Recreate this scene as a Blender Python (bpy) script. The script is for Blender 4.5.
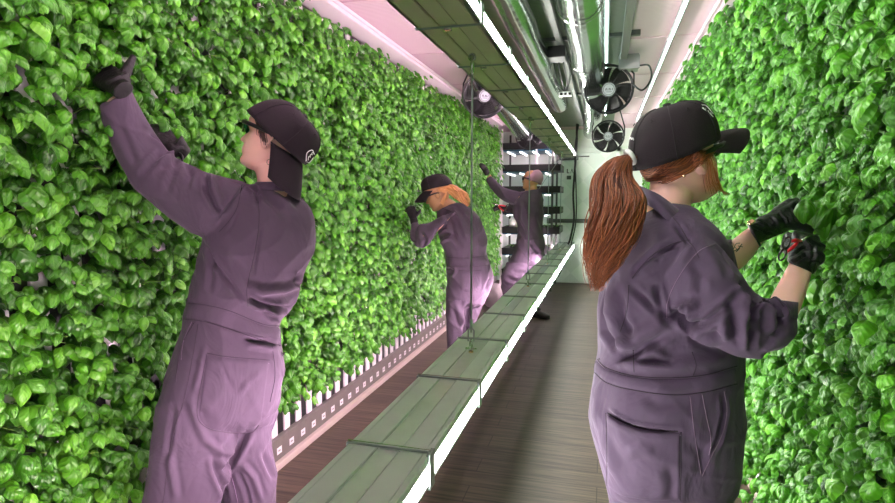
import bpy, bmesh, math, random
import numpy as np
from mathutils import Vector, Matrix, noise
from mathutils.bvhtree import BVHTree
for o in list(bpy.data.objects): bpy.data.objects.remove(o)
SC = bpy.context.scene
COL = SC.collection
random.seed(4); RNG = np.random.default_rng(4)
PI = math.pi

# ------------------------------------------------------------------ camera
FPX, CX, CY, CAMH = 560.0, 447.5, 251.5, 1.4
YAW, PITCH = math.radians(15.5937), math.radians(5.4579)
CF = Vector((-math.sin(YAW)*math.cos(PITCH), math.cos(YAW)*math.cos(PITCH), -math.sin(PITCH)))
CR = Vector((math.cos(YAW), math.sin(YAW), 0)); CU = CR.cross(CF)
CP = Vector((0, 0, CAMH))
cam = bpy.data.cameras.new('camera'); camo = bpy.data.objects.new('camera', cam); COL.objects.link(camo)
cam.sensor_width = 36; cam.lens = FPX/895*36; cam.clip_start = .05; cam.clip_end = 100
m = Matrix((CR, CU, -CF)).transposed().to_4x4(); m.translation = CP
camo.matrix_world = m; SC.camera = camo

# ------------------------------------------------------------------ world, exposure
w = bpy.data.worlds.new('daylight_fill'); SC.world = w; w.use_nodes = True  # fill light added for the camera side, entering by the unseen open end
w.node_tree.nodes['Background'].inputs[0].default_value = (.93, .96, 1, 1)
w.node_tree.nodes['Background'].inputs[1].default_value = .75
SC.view_settings.view_transform = 'Standard'; SC.view_settings.look = 'None'
SC.view_settings.gamma = 1; SC.view_settings.use_curve_mapping = False
SC.view_settings.exposure = 0.14
STRIP_R, STRIP_L, TUBE_E = 98.0, 96.0, 11.0     # emission of the lamps the place has

# ------------------------------------------------------------------ geometry helpers
def at(u, v, d): return CP + (CF + CR*((u-CX)/FPX) - CU*((v-CY)/FPX))*d
def pxdir(u, v): return (CF + CR*((u-CX)/FPX) - CU*((v-CY)/FPX)).normalized()

def mat(name, col, rough=.6, metal=0, emit=None, estr=0, spec=.5, bump=0, bscale=60, var=0, vscale=8, alpha=1, coat=0):
    M = bpy.data.materials.new(name); M.use_nodes = True
    nt = M.node_tree; b = nt.nodes['Principled BSDF']
    b.inputs['Base Color'].default_value = (*col, 1); b.inputs['Roughness'].default_value = rough
    b.inputs['Metallic'].default_value = metal; b.inputs['Specular IOR Level'].default_value = spec
    b.inputs['Coat Weight'].default_value = coat
    if emit: b.inputs['Emission Color'].default_value = (*emit, 1); b.inputs['Emission Strength'].default_value = estr
    if alpha < 1: b.inputs['Alpha'].default_value = alpha
    tc = nt.nodes.new('ShaderNodeTexCoord')
    if bump:
        n = nt.nodes.new('ShaderNodeTexNoise'); n.inputs['Scale'].default_value = bscale; n.inputs['Detail'].default_value = 3
        nt.links.new(tc.outputs['Object'], n.inputs['Vector'])
        bp = nt.nodes.new('ShaderNodeBump'); bp.inputs['Strength'].default_value = bump; bp.inputs['Distance'].default_value = .01
        nt.links.new(n.outputs[0], bp.inputs['Height']); nt.links.new(bp.outputs[0], b.inputs['Normal'])
    if var:
        n = nt.nodes.new('ShaderNodeTexNoise'); n.inputs['Scale'].default_value = vscale; n.inputs['Detail'].default_value = 4
        nt.links.new(tc.outputs['Object'], n.inputs['Vector'])
        mx = nt.nodes.new('ShaderNodeMix'); mx.data_type = 'RGBA'
        mx.inputs[6].default_value = (*[c*(1-var) for c in col], 1); mx.inputs[7].default_value = (*[min(1, c*(1+var)) for c in col], 1)
        nt.links.new(n.outputs[0], mx.inputs[0]); nt.links.new(mx.outputs[2], b.inputs['Base Color'])
    return M

def link(name, me, mt, parent=None, smooth=False):
    o = bpy.data.objects.new(name, me); COL.objects.link(o)
    if mt is not None and not me.materials:
        for q in (mt if isinstance(mt, (list, tuple)) else [mt]): me.materials.append(q)
    if smooth: me.polygons.foreach_set('use_smooth', [True]*len(me.polygons))
    if parent is not None:
        o.parent = parent
        L = Matrix.Translation(parent.location) if parent.type == 'EMPTY' else Matrix.Identity(4)
        o.matrix_parent_inverse = L.inverted()
    return o
def tag(o, label, cat, group=None, kind=None):
    if label: o['label'] = label
    if cat: o['category'] = cat
    if group: o['group'] = group
    if kind: o['kind'] = kind
    return o
def struct(o): o['kind'] = 'structure'; return o
def empty(name, loc, label, cat, group=None):
    o = bpy.data.objects.new(name, None); COL.objects.link(o); o.location = loc; o.empty_display_size = .1
    return tag(o, label, cat, group)
def me_of(verts, faces, name='m'):
    me = bpy.data.meshes.new(name); me.from_pydata([tuple(v) for v in verts], [], faces); me.update(); return me
def bmo(name, bm, mt, parent=None, smooth=False):
    bmesh.ops.recalc_face_normals(bm, faces=bm.faces)
    me = bpy.data.meshes.new(name); bm.to_mesh(me); bm.free(); return link(name, me, mt, parent, smooth)
def box(bm, x0, x1, y0, y1, z0, z1, bev=0, mi=0):
    r = bmesh.ops.create_cube(bm, size=1); vs = r['verts']
    for v in vs: v.co = Vector(((x0+x1)/2+v.co.x*(x1-x0), (y0+y1)/2+v.co.y*(y1-y0), (z0+z1)/2+v.co.z*(z1-z0)))
    fs = {f for v in vs for f in v.link_faces}
    for f in fs: f.material_index = mi
    if bev: bmesh.ops.bevel(bm, geom=list({e for v in vs for e in v.link_edges}), offset=bev, segments=2, affect='EDGES', profile=.5)
def boxo(name, x0, x1, y0, y1, z0, z1, mt, parent=None, bev=0):
    bm = bmesh.new(); box(bm, x0, x1, y0, y1, z0, z1, bev); return bmo(name, bm, mt, parent)
def frame_of(t):
    t = t.normalized(); a = Vector((0, 0, 1)) if abs(t.z) < .9 else Vector((1, 0, 0))
    x = t.cross(a).normalized(); return x, t.cross(x).normalized()
def tube(bm, pts, r, n=10, caps=True):
    pts = [Vector(p) for p in pts]; rings = []
    rr = r if isinstance(r, (list, tuple)) else [r]*len(pts)
    px = None
    for i, p in enumerate(pts):
        t = (pts[min(i+1, len(pts)-1)]-pts[max(i-1, 0)])
        if t.length < 1e-9: t = Vector((0, 0, 1))
        t.normalize()
        if px is None: x, y = frame_of(t)
        else:
            x = (px - t*px.dot(t)); x = x.normalized() if x.length > 1e-6 else frame_of(t)[0]; y = t.cross(x)
        px = x
        rings.append([bm.verts.new(p+(x*math.cos(2*PI*k/n)+y*math.sin(2*PI*k/n))*rr[i]) for k in range(n)])
    for a, b in zip(rings, rings[1:]):
        for k in range(n): bm.faces.new((a[k], a[(k+1) % n], b[(k+1) % n], b[k]))
    if caps: bm.faces.new(rings[0][::-1]); bm.faces.new(rings[-1])
def tubeo(name, pts, r, mt, parent=None, n=10):
    bm = bmesh.new(); tube(bm, pts, r, n); return bmo(name, bm, mt, parent, True)
def cr(P, n):
    """Catmull-Rom densify rows of an array"""
    P = np.array(P, float); out = []
    Q = np.vstack([2*P[0]-P[1], P, 2*P[-1]-P[-2]])
    for i in range(1, len(Q)-2):
        for k in range(n):
            t = k/n; a, b, c, d = Q[i-1], Q[i], Q[i+1], Q[i+2]
            out.append(.5*((2*b)+(c-a)*t+(2*a-5*b+4*c-d)*t*t+(3*b-a-3*c+d)*t**3))
    out.append(P[-1]); return np.array(out)
def ring_tor(bm, c, ax, R, r, n=32, m=8):
    x, y = frame_of(Vector(ax)); c = Vector(c)
    rings = []
    for i in range(n):
        a = 2*PI*i/n; d = x*math.cos(a)+y*math.sin(a)
        rings.append([bm.verts.new(c+d*(R+r*math.cos(2*PI*k/m))+Vector(ax).normalized()*r*math.sin(2*PI*k/m)) for k in range(m)])
    for i in range(n):
        a, b = rings[i], rings[(i+1) % n]
        for k in range(m): bm.faces.new((a[k], a[(k+1) % m], b[(k+1) % m], b[k]))
def cyl(bm, c, ax, r, h, n=24, r2=None):
    ax = Vector(ax).normalized(); c = Vector(c); tube(bm, [c-ax*h/2, c+ax*h/2], [r, r if r2 is None else r2], n)

# ------------------------------------------------------------------ materials
def leaf_mat():
    M = bpy.data.materials.new('basil_leaf'); M.use_nodes = True; nt = M.node_tree; N = nt.nodes; L = nt.links
    b = N['Principled BSDF']; out = N['Material Output']
    a = N.new('ShaderNodeAttribute'); a.attribute_name = 'tint'
    uv = N.new('ShaderNodeUVMap'); sp = N.new('ShaderNodeSeparateXYZ'); L.new(uv.outputs[0], sp.inputs[0])
    ra = N.new('ShaderNodeValToRGB'); e = ra.color_ramp.elements
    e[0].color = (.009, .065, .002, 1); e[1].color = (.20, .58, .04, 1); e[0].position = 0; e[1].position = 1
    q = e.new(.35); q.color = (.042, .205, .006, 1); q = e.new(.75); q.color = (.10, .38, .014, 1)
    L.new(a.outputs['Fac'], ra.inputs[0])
    ab = N.new('ShaderNodeMath'); ab.operation = 'ABSOLUTE'; s5 = N.new('ShaderNodeMath'); s5.operation = 'SUBTRACT'; s5.inputs[1].default_value = .5
    L.new(sp.outputs[1], s5.inputs[0]); L.new(s5.outputs[0], ab.inputs[0])
    # side veins: sin(u*k - |v|*k2)
    m1 = N.new('ShaderNodeMath'); m1.operation = 'MULTIPLY'; m1.inputs[1].default_value = 34; L.new(sp.outputs[0], m1.inputs[0])
    m2 = N.new('ShaderNodeMath'); m2.operation = 'MULTIPLY'; m2.inputs[1].default_value = 30; L.new(ab.outputs[0], m2.inputs[0])
    m3 = N.new('ShaderNodeMath'); m3.operation = 'SUBTRACT'; L.new(m1.outputs[0], m3.inputs[0]); L.new(m2.outputs[0], m3.inputs[1])
    m4 = N.new('ShaderNodeMath'); m4.operation = 'SINE'; L.new(m3.outputs[0], m4.inputs[0])
    gt = N.new('ShaderNodeMapRange'); gt.inputs[1].default_value = .0; gt.inputs[2].default_value = .035; gt.inputs[3].default_value = 1; gt.inputs[4].default_value = 0
    L.new(ab.outputs[0], gt.inputs[0])
    mx = N.new('ShaderNodeMix'); mx.data_type = 'RGBA'; mx.inputs[7].default_value = (.22, .52, .07, 1)
    mm = N.new('ShaderNodeMath'); mm.operation = 'MULTIPLY'; mm.inputs[1].default_value = .4; L.new(gt.outputs[0], mm.inputs[0])
    L.new(mm.outputs[0], mx.inputs[0]); L.new(ra.outputs[0], mx.inputs[6]); L.new(mx.outputs[2], b.inputs['Base Color'])
    bp = N.new('ShaderNodeBump'); bp.inputs['Strength'].default_value = .28; bp.inputs['Distance'].default_value = .002
    L.new(m4.outputs[0], bp.inputs['Height']); L.new(bp.outputs[0], b.inputs['Normal'])
    b.inputs['Roughness'].default_value = .34; b.inputs['Specular IOR Level'].default_value = .75
    tr = N.new('ShaderNodeBsdfTranslucent'); L.new(mx.outputs[2], tr.inputs[0])
    ms = N.new('ShaderNodeMixShader'); ms.inputs[0].default_value = .14
    L.new(b.outputs[0], ms.inputs[1]); L.new(tr.outputs[0], ms.inputs[2]); L.new(ms.outputs[0], out.inputs[0])
    return M
def floor_mat():
    M = bpy.data.materials.new('wood_vinyl'); M.use_nodes = True; nt = M.node_tree; N = nt.nodes; L = nt.links; b = N['Principled BSDF']
    tc = N.new('ShaderNodeTexCoord'); mp = N.new('ShaderNodeMapping'); mp.inputs['Scale'].default_value = (1.4, 30, 1)
    L.new(tc.outputs['Object'], mp.inputs[0]); n = N.new('ShaderNodeTexNoise'); n.inputs['Scale'].default_value = 1.8; n.inputs['Detail'].default_value = 7; n.inputs['Roughness'].default_value = .65
    L.new(mp.outputs[0], n.inputs['Vector'])
    r = N.new('ShaderNodeValToRGB'); e = r.color_ramp.elements
    e[0].position = .32; e[0].color = (.026, .017, .013, 1); e[1].position = .7; e[1].color = (.155, .105, .075, 1); L.new(n.outputs[0], r.inputs[0])
    br = N.new('ShaderNodeTexBrick'); br.inputs['Scale'].default_value = 1; br.inputs['Brick Width'].default_value = 1.2; br.inputs['Row Height'].default_value = .15
    br.inputs['Mortar Size'].default_value = .0025; br.inputs['Color1'].default_value = (1, 1, 1, 1); br.inputs['Color2'].default_value = (.72, .72, .72, 1); br.inputs['Mortar'].default_value = (.25, .25, .25, 1)
    L.new(tc.outputs['Object'], br.inputs['Vector'])
    mx = N.new('ShaderNodeMix'); mx.data_type = 'RGBA'; mx.blend_type = 'MULTIPLY'; mx.inputs[0].default_value = 1
    L.new(r.outputs[0], mx.inputs[6]); L.new(br.outputs[0], mx.inputs[7]); L.new(mx.outputs[2], b.inputs['Base Color'])
    b.inputs['Roughness'].default_value = .5
    bp = N.new('ShaderNodeBump'); bp.inputs['Strength'].default_value = .25; bp.inputs['Distance'].default_value = .003; L.new(n.outputs[0], bp.inputs['Height']); L.new(bp.outputs[0], b.inputs['Normal'])
    return M
def ribbed_mat(name, col, scale, axis, dark=.8, rough=.5):
    M = bpy.data.materials.new(name); M.use_nodes = True; nt = M.node_tree; N = nt.nodes; L = nt.links; b = N['Principled BSDF']
    tc = N.new('ShaderNodeTexCoord'); wv = N.new('ShaderNodeTexWave'); wv.bands_direction = axis; wv.inputs['Scale'].default_value = scale
    L.new(tc.outputs['Object'], wv.inputs['Vector'])
    mx = N.new('ShaderNodeMix'); mx.data_type = 'RGBA'; mx.inputs[6].default_value = (*[c*dark for c in col], 1); mx.inputs[7].default_value = (*col, 1)
    L.new(wv.outputs[0], mx.inputs[0]); L.new(mx.outputs[2], b.inputs['Base Color']); b.inputs['Roughness'].default_value = rough
    bp = N.new('ShaderNodeBump'); bp.inputs['Strength'].default_value = .4; bp.inputs['Distance'].default_value = .004; L.new(wv.outputs[0], bp.inputs['Height']); L.new(bp.outputs[0], b.inputs['Normal'])
    return M
def diamond_mat():
    M = bpy.data.materials.new('diamond_panel'); M.use_nodes = True; nt = M.node_tree; N = nt.nodes; L = nt.links; b = N['Principled BSDF']
    tc = N.new('ShaderNodeTexCoord'); mp = N.new('ShaderNodeMapping'); mp.inputs['Rotation'].default_value = (0, math.radians(45), 0); mp.inputs['Scale'].default_value = (1, 0, 1)
    L.new(tc.outputs['Object'], mp.inputs[0]); ck = N.new('ShaderNodeTexChecker'); ck.inputs['Scale'].default_value = 4.2
    ck.inputs[1].default_value = (.76, .85, .78, 1); ck.inputs[2].default_value = (.85, .93, .86, 1)
    L.new(mp.outputs[0], ck.inputs[0]); L.new(ck.outputs[0], b.inputs['Base Color']); b.inputs['Roughness'].default_value = .3
    return M
def cloth_mat(name, col):
    M = mat(name, col, .85, var=.1, vscale=3, spec=.2); nt = M.node_tree; N = nt.nodes; L = nt.links; b = N['Principled BSDF']
    tc = N.new('ShaderNodeTexCoord'); n = N.new('ShaderNodeTexNoise'); n.inputs['Scale'].default_value = 420; n.inputs['Detail'].default_value = 2
    L.new(tc.outputs['Object'], n.inputs['Vector']); bp = N.new('ShaderNodeBump'); bp.inputs['Strength'].default_value = .25; bp.inputs['Distance'].default_value = .001
    L.new(n.outputs[0], bp.inputs['Height'])
    mp = N.new('ShaderNodeMapping'); mp.inputs['Scale'].default_value = (9, 9, 5); mp.inputs['Rotation'].default_value = (.3, .5, .2); L.new(tc.outputs['Object'], mp.inputs[0])
    n2 = N.new('ShaderNodeTexNoise'); n2.inputs['Scale'].default_value = 1.0; n2.inputs['Detail'].default_value = 3; n2.inputs['Distortion'].default_value = 1.2; L.new(mp.outputs[0], n2.inputs['Vector'])
    b2 = N.new('ShaderNodeBump'); b2.inputs['Strength'].default_value = .6; b2.inputs['Distance'].default_value = .02
    L.new(n2.outputs[0], b2.inputs['Height']); L.new(bp.outputs[0], b2.inputs['Normal']); L.new(b2.outputs[0], b.inputs['Normal']); b.inputs['Sheen Weight'].default_value = .12
    b.inputs['Sheen Tint'].default_value = (.9, .75, .95, 1)
    return M
M_LEAF = leaf_mat(); M_FLOOR = floor_mat(); M_DIA = diamond_mat()
M_CEIL = ribbed_mat('ceiling_panel', (.74, .53, .61), 14, 'Y', .88)
M_WALL = mat('wall_paint', (.80, .68, .74), .6)
M_END = mat('end_wall', (.84, .92, .85), .4)
M_PANEL = mat('tower_white', (.86, .80, .83), .35)
M_RAIL = mat('rail_metal', (.20, .175, .16), .45, .3, bump=.15, bscale=30, var=.25, vscale=9)
M_SILL = mat('sill', (.52, .42, .38), .5)
M_TAG = mat('tag_white', (.85, .8, .82), .5)
M_DARK = mat('dark_metal', (.02, .02, .02), .4, .3)
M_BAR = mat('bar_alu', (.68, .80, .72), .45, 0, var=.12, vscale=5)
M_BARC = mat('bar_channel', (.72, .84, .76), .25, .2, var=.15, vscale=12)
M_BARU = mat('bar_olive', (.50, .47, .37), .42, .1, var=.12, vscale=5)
M_BAND = mat('band_grey', (.25, .31, .28), .4, .3)
M_BARD = mat('bar_groove', (.07, .085, .07), .5, .3)
M_CHROME = mat('chrome', (.65, .67, .66), .18, 1)
M_CABLE = mat('steel_cable', (.30, .37, .36), .4, .6)
M_FOIL = mat('foil', (.42, .47, .44), .17, 1, bump=.06, bscale=9)
M_STRUT = mat('strut', (.10, .11, .10), .4, .6)
M_BLACK = mat('black_plastic', (.012, .012, .014), .38)
M_BLKG = mat('black_gloss', (.010, .009, .010), .32)
M_HUB = mat('hub_silver', (.33, .36, .38), .6, .2)
M_WHITE = mat('white_label', (.85, .86, .86), .5)
M_GREY = mat('grey_plastic', (.28, .27, .28), .5)
M_EMR = mat('led_white', (1, 1, 1), .5, emit=(1, .98, .92), estr=STRIP_R)
M_EMRU = mat('led_white_upper', (1, 1, 1), .5, emit=(1, .98, .92), estr=STRIP_R*.95)
M_EMLU = mat('led_pink_upper', (1, 1, 1), .5, emit=(1, .73, .86), estr=STRIP_L*.75)
M_EML = mat('led_pink', (1, 1, 1), .5, emit=(1, .71, .85), estr=STRIP_L)
M_TUBE = mat('tube_light', (1, 1, 1), .5, emit=(.72, 1, .88), estr=TUBE_E)
M_RACKL = mat('rack_tube_light', (1, 1, 1), .5, emit=(.95, 1, .97), estr=3.5)
M_BLUE = mat('blue_steel', (.02, .10, .17), .4, .3)
M_YEL = mat('yellow_plastic', (.85, .58, .02), .4)
M_RED = mat('red_plastic', (.75, .01, .03), .35)
M_STEEL = mat('blade_steel', (.5, .5, .5), .25, 1)
M_STEM = mat('stem_green', (.20, .38, .06), .45)
M_CLOTH = cloth_mat('coverall_cloth', (.088, .064, .094))
M_CLOTH2 = cloth_mat('coverall_cloth_dark', (.082, .056, .096))
M_SEAM = mat('seam_thread', (.04, .026, .042), .9)
M_SEAML = mat('seam_thread_light', (.19, .13, .20), .9)
M_CAP = mat('cap_black', (.013, .0065, .011), .9, bump=.2, bscale=300)
M_CAPD = mat('cap_dark_seam', (.014, .010, .013), .8)
M_LENS = mat('green_lens', (.01, .16, .05), .08, .6)
M_GLOVE = mat('nitrile_glove', (.008, .008, .011), .36, bump=.5, bscale=70)
M_GLOVEM = mat('matte_glove', (.008, .006, .008), .6, bump=.4, bscale=90)
M_SHOE = mat('shoe_black', (.015, .015, .015), .5)
M_GOLD = mat('gold', (.9, .6, .35), .25, 1)
M_BAG = mat('grey_bag', (.42, .36, .38), .8, bump=.5, bscale=20)
def skin_mat(name, c):
    M = mat(name, c, .5, var=.08, vscale=25, spec=.4); b = M.node_tree.nodes['Principled BSDF']
    b.inputs['Subsurface Weight'].default_value = .15; b.inputs['Subsurface Radius'].default_value = (.02, .008, .004); return M
M_SKIN = skin_mat('skin_light', (.80, .48, .39)); M_SKIN3 = skin_mat('skin_rosy', (.95, .54, .46)); M_SKIN2 = skin_mat('skin_tan', (.62, .32, .18))
M_LIP = mat('lip', (.5, .16, .14), .45)
def hair_mat(n, c, d):
    M = mat(n, c, .42); nt = M.node_tree; N = nt.nodes; L = nt.links; b = N['Principled BSDF']
    t = N.new('ShaderNodeAttribute'); t.attribute_name = 'tint'
    mx = N.new('ShaderNodeMix'); mx.data_type = 'RGBA'; mx.inputs[6].default_value = (*d, 1); mx.inputs[7].default_value = (*c, 1)
    L.new(t.outputs['Fac'], mx.inputs[0]); L.new(mx.outputs[2], b.inputs['Base Color']); return M
M_HAIRR = hair_mat('auburn_hair', (.50, .145, .05), (.07, .017, .010))
M_HAIRB = hair_mat('brown_hair', (.10, .05, .035), (.04, .02, .016))
M_HAIRY = hair_mat('blond_hair', (.90, .48, .20), (.55, .22, .08))
M_BEAN = cloth_mat('beanie_knit', (.42, .24, .32))

# ------------------------------------------------------------------ room shell
XL, XR, Y0, YE, ZC = -1.74, .86, -2.4, 9.4, 2.5
struct(boxo('floor', XL-.1, XR+.1, Y0, YE+.1, -.05, 0, M_FLOOR))
struct(boxo('ceiling', XL-.1, XR+.1, Y0, YE+.1, ZC, ZC+.05, M_CEIL))
struct(boxo('wall_left', XL-.1, XL, Y0, YE, 0, ZC, M_WALL))
struct(boxo('wall_right', XR, XR+.1, Y0, YE, 0, ZC, M_WALL))
struct(boxo('wall_end', XL, XR, YE, YE+.1, 0, ZC, M_END))
# end door with its frame, push bar and closer
dr = struct(boxo('door_1', -.86, .16, YE-.035, YE-.001, .03, 2.12, M_DIA))
bm = bmesh.new()
for a in ((-.93, -.87, 0, 2.2), (.17, .23, 0, 2.2), (-.93, .23, 2.13, 2.2)): box(bm, a[0], a[1], YE-.05, YE-.001, a[2], a[3], .004)
bmo('door_frame', bm, M_END, dr)
bm = bmesh.new(); tube(bm, [(-.88, YE-.10, 1.03), (.10, YE-.10, 1.03)], .032, 12); box(bm, -.90, -.82, YE-.13, YE-.036, .985, 1.075, .006); box(bm, .08, .14, YE-.13, YE-.036, .985, 1.075, .006)
bmo('push_bar', bm, M_STRUT, dr)
bm = bmesh.new(); box(bm, -.75, -.42, YE-.10, YE-.036, 2.01, 2.08, .006); box(bm, -.45, -.25, YE-.12, YE-.10, 2.05, 2.07, 0); bmo('door_closer', bm, M_STRUT, dr)
bm = bmesh.new(); box(bm, -.60, -.585, YE-.04, YE-.036, 1.80, 1.87); box(bm, -.60, -.56, YE-.04, YE-.036, 1.80, 1.812)
for s in (-1, 1): tube(bm, [(-.52+s*.02, YE-.038, 1.80), (-.52, YE-.038, 1.87)], .005, 6)
box(bm, -.60, -.53, YE-.04, YE-.036, 1.70, 1.76)
bmo('door_marking', bm, M_STRUT, dr)
struct(boxo('trim_1', XL, XR, YE-.03, YE, 2.22, 2.30, M_END, bev=.004))
bm = bmesh.new()
for y in np.arange(-.6, 9.3, 1.2): box(bm, XL+.08, XR-.08, y-.012, y+.012, ZC-.008, ZC-.0005)
struct(bmo('trim_2', bm, M_CEIL))
M_CEILD = ribbed_mat('dark_ceiling_strip', (.20, .23, .18), 14, 'Y', .8, .55)  # olive strip that makes the middle of the ceiling darker
bm = bmesh.new(); box(bm, -.74, .10, Y0+.01, 8.9, ZC-.012, ZC-.009); struct(bmo('trim_3', bm, M_CEILD))
# irrigation gutters above each plant wall
for nm, x0, x1 in (('left', -1.62, -1.47), ('right', .60, .75)):
    bm = bmesh.new(); box(bm, x0, x1, .1, 8.3 if nm == 'left' else 9.2, 2.455, 2.497, .004)
    xx = x1+.02 if nm == 'left' else x0-.02
    tube(bm, [(xx, .4, 2.477), (xx, 8.3 if nm == 'left' else 9.2, 2.477)], .011, 8)
    g = bmo('irrigation_gutter', bm, M_WALL); tag(g, 'pale pink irrigation gutter along ceiling above the %s wall of basil' % nm, 'gutter')
# bottom rails with tags, growing towers
for nm, xf, s in (('left', -1.60, 1), ('right', .73, -1)):
    y1 = 8.3 if nm == 'left' else 9.2
    r = boxo('base_rail', min(xf, xf-s*.05), max(xf, xf-s*.05), .1, y1, .04, .155, M_RAIL, bev=.003)
    tag(r, 'grey brown metal rail with white tags under the %s wall of basil' % nm, 'rail')
    o = boxo('sill', min(xf+s*.022, xf-s*.02), max(xf+s*.022, xf-s*.02), .1, y1, .001, .038, M_SILL, r, .004)
    ys = np.arange(1.27 if nm == 'right' else 2.11, y1-.06, .12)
    for i, y in enumerate(ys[: (60 if nm == 'left' else 30)]):
        bm = bmesh.new(); x = xf+s*.0012; box(bm, min(x, x-s*.003), max(x, x-s*.003), y-.022, y+.022, .072, .108)
        t = bmo('paper_tag', bm, M_TAG, r)
        bm = bmesh.new(); x = xf+s*.0025
        for k in range(3): box(bm, min(x, x-s*.002), max(x, x-s*.002), y-.010+k*.007, y-.007+k*.007, .086, .094)
        bmo('print', bm, M_GREY, t)
    tys = np.arange(.43 if nm == 'left' else .35, y1-.05, .12)
    for i, y in enumerate(tys):
        if nm == 'right' and i > 36: break
        bm = bmesh.new(); a, b = xf-s*.065, xf-s*.022
        y2 = y+.0; box(bm, min(a, b), max(a, b), y2-.027, y2+.027, .156, 2.45, .004)
        o = bmo('growing_tower', bm, M_PANEL)
        bm = bmesh.new(); a2, b2 = xf-s*.066, xf-s*.031
        box(bm, min(a2, b2), max(a2, b2), y2+.029, y2+.090, .156, 2.45); bmo('black_channel', bm, M_BLACK, o)
        tag(o, 'white vertical growing tower in the row behind the %s wall of basil' % nm, 'growing tower', 'growing towers behind the %s basil wall' % nm)

# ------------------------------------------------------------------ LED bars
BX0, BX1, BY0, BY1 = -.68, -.44, -2.0, 9.05
SEG = .62; joints = [1.40+SEG*k for k in range(-5, 13)]
def led_bar(z0, z1, top, label):
    e = empty('light_bar', ((BX0+BX1)/2, 1.4, z0), label, 'light bar')
    ys = [BY0]+[j for j in joints if BY0 < j < BY1]+[BY1]
    zz = (z1-.012, z1) if top else (z0, z0+.012)
    for a, b in zip(ys, ys[1:]):
        if b < .2: continue
        a += .003; b -= .003
        bm = bmesh.new()
        prof = [(BX0, -.002), (BX0+.018, 0), (BX0+.020, -.003), (BX0+.083, -.003)]
        box(bm, BX0+.012, BX1-.012, a, b, z0+.006, z1-.006, 0, 0)
        for x0, x1, dz, mi in ((BX0, BX0+.018, .0, 0), (BX0+.0195, BX0+.082, .0, 0), (BX0+.157, BX0+.222, .0, 0), (BX0+.2235, BX1, .0, 0)):
            box(bm, x0, x1, a, b, zz[0]-dz, zz[1]-dz, .0012, mi)
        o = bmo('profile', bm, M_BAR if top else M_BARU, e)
        bm = bmesh.new(); box(bm, BX0+.0835, BX0+.0865, a, b, zz[0]+(.004 if top else .0), zz[1]-(.0 if top else .004)); box(bm, BX0+.090, BX0+.150, a, b, zz[0]+(.0 if top else .003), zz[1]-(.003 if top else 0), .001)
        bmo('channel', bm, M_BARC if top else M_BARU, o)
        for x0, x1, mt, nm in ((BX1-.010, BX1-.003, M_EMR if top else M_EMRU, 'white_led_strip'), (BX0+.003, BX0+.010, M_EML if top else M_EMLU, 'pink_led_strip')):
            bmo(nm, (lambda bmm: (box(bmm, x0, x1, a+.022, b-.022, z0+.0085, z1-(.026 if top else .0125)), bmm)[1])(bmesh.new()), mt, o)
        bm = bmesh.new()
        for x0, x1 in ((BX1-.011, BX1), (BX0, BX0+.011)): box(bm, x0, x1, a, b, z0, z0+.0075)
        if top:
            for x0, x1 in ((BX1-.011, BX1), (BX0, BX0+.011)): box(bm, x0, x1, a, b, z1-.0255, z1-.0125)
        else:
            for x0, x1 in ((BX1-.011, BX1), (BX0, BX0+.011)): box(bm, x0, x1, a, b, z1-.010, z1-.004)
        bmo('edge_lip', bm, M_BAR, o)
    for j in joints:
        if j < .2 or j > BY1: continue
        bm = bmesh.new(); zt = z1 if top else z0; s = 1 if top else -1
        box(bm, BX0-.006, BX1+.004, j-.004, j+.004, min(zt, zt+s*.007), max(zt, zt+s*.007), .0015)
        box(bm, BX1-.004, BX1+.007, j-.022, j+.022, z0-.008, z1+.006, .001); box(bm, BX0-.007, BX0-.001, j-.008, j+.008, z0-.004, z1+.006, .001)
        o = bmo('clamp_band', bm, M_BAND, e)
        if not top:
            bm = bmesh.new(); box(bm, -.575, -.548, j-.014, j+.010, z0-.016, z0-.0075, .002); bmo('clip', bm, M_CHROME, o)
        else:
            bm = bmesh.new(); box(bm, BX0-.004, BX1+.002, j-.003, j+.003, zt+.0072, zt+.010); bmo('clamp_edge', bm, M_CHROME, o)
    return e
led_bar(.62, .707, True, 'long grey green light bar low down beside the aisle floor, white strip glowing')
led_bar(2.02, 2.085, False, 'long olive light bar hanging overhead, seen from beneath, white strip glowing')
# suspension cables between the bars, with shackles
for i, (y, nm, dy) in enumerate(((2.40, 'nearest the camera, crossing the basil wall', 0), (4.35, 'crossing the figure in the knitted cap', 0), (5.9, 'third from the camera, its top splayed aside', .0), (7.6, 'farthest, just before the end door', 0))):
    e = empty('hanging_cable', (-.56, y, .72), 'steel cable between the two light bars, '+nm, 'cable')
    tubeo('wire', [(-.56, y, .80), (-.56, y, 2.0)], .0042 if i < 2 else .004, M_CABLE, e, 8)
    bm = bmesh.new(); ring_tor(bm, (-.56, y, .745), (1, 0, 0), .022, .004, 20, 6); tube(bm, [(-.585, y, .726), (-.535, y, .726)], .005, 8)
    bmo('shackle', bm, M_CHROME, e, True)
    bm = bmesh.new(); tube(bm, [(-.573, y, .76), (-.573, y, .81), (-.56, y, .825), (-.547, y, .81), (-.547, y, .76)], .0035, 8); tube(bm, [(-.56, y, .815), (-.56, y, .86)], .007, 8)
    bmo('turnbuckle', bm, M_CABLE, e, True)
    bm = bmesh.new(); cyl(bm, (-.56, y, .7125), (0, 0, 1), .011, .008, 12); bmo('eye_bolt', bm, M_GOLD, e, True)
    bm = bmesh.new(); tube(bm, [(-.56, y, 1.93), (-.56, y, 2.01)], .008, 8); ring_tor(bm, (-.56, y, 2.0), (0, 1, 0), .014, .004, 16, 6); bmo('upper_hook', bm, M_CHROME, e, True)
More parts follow.
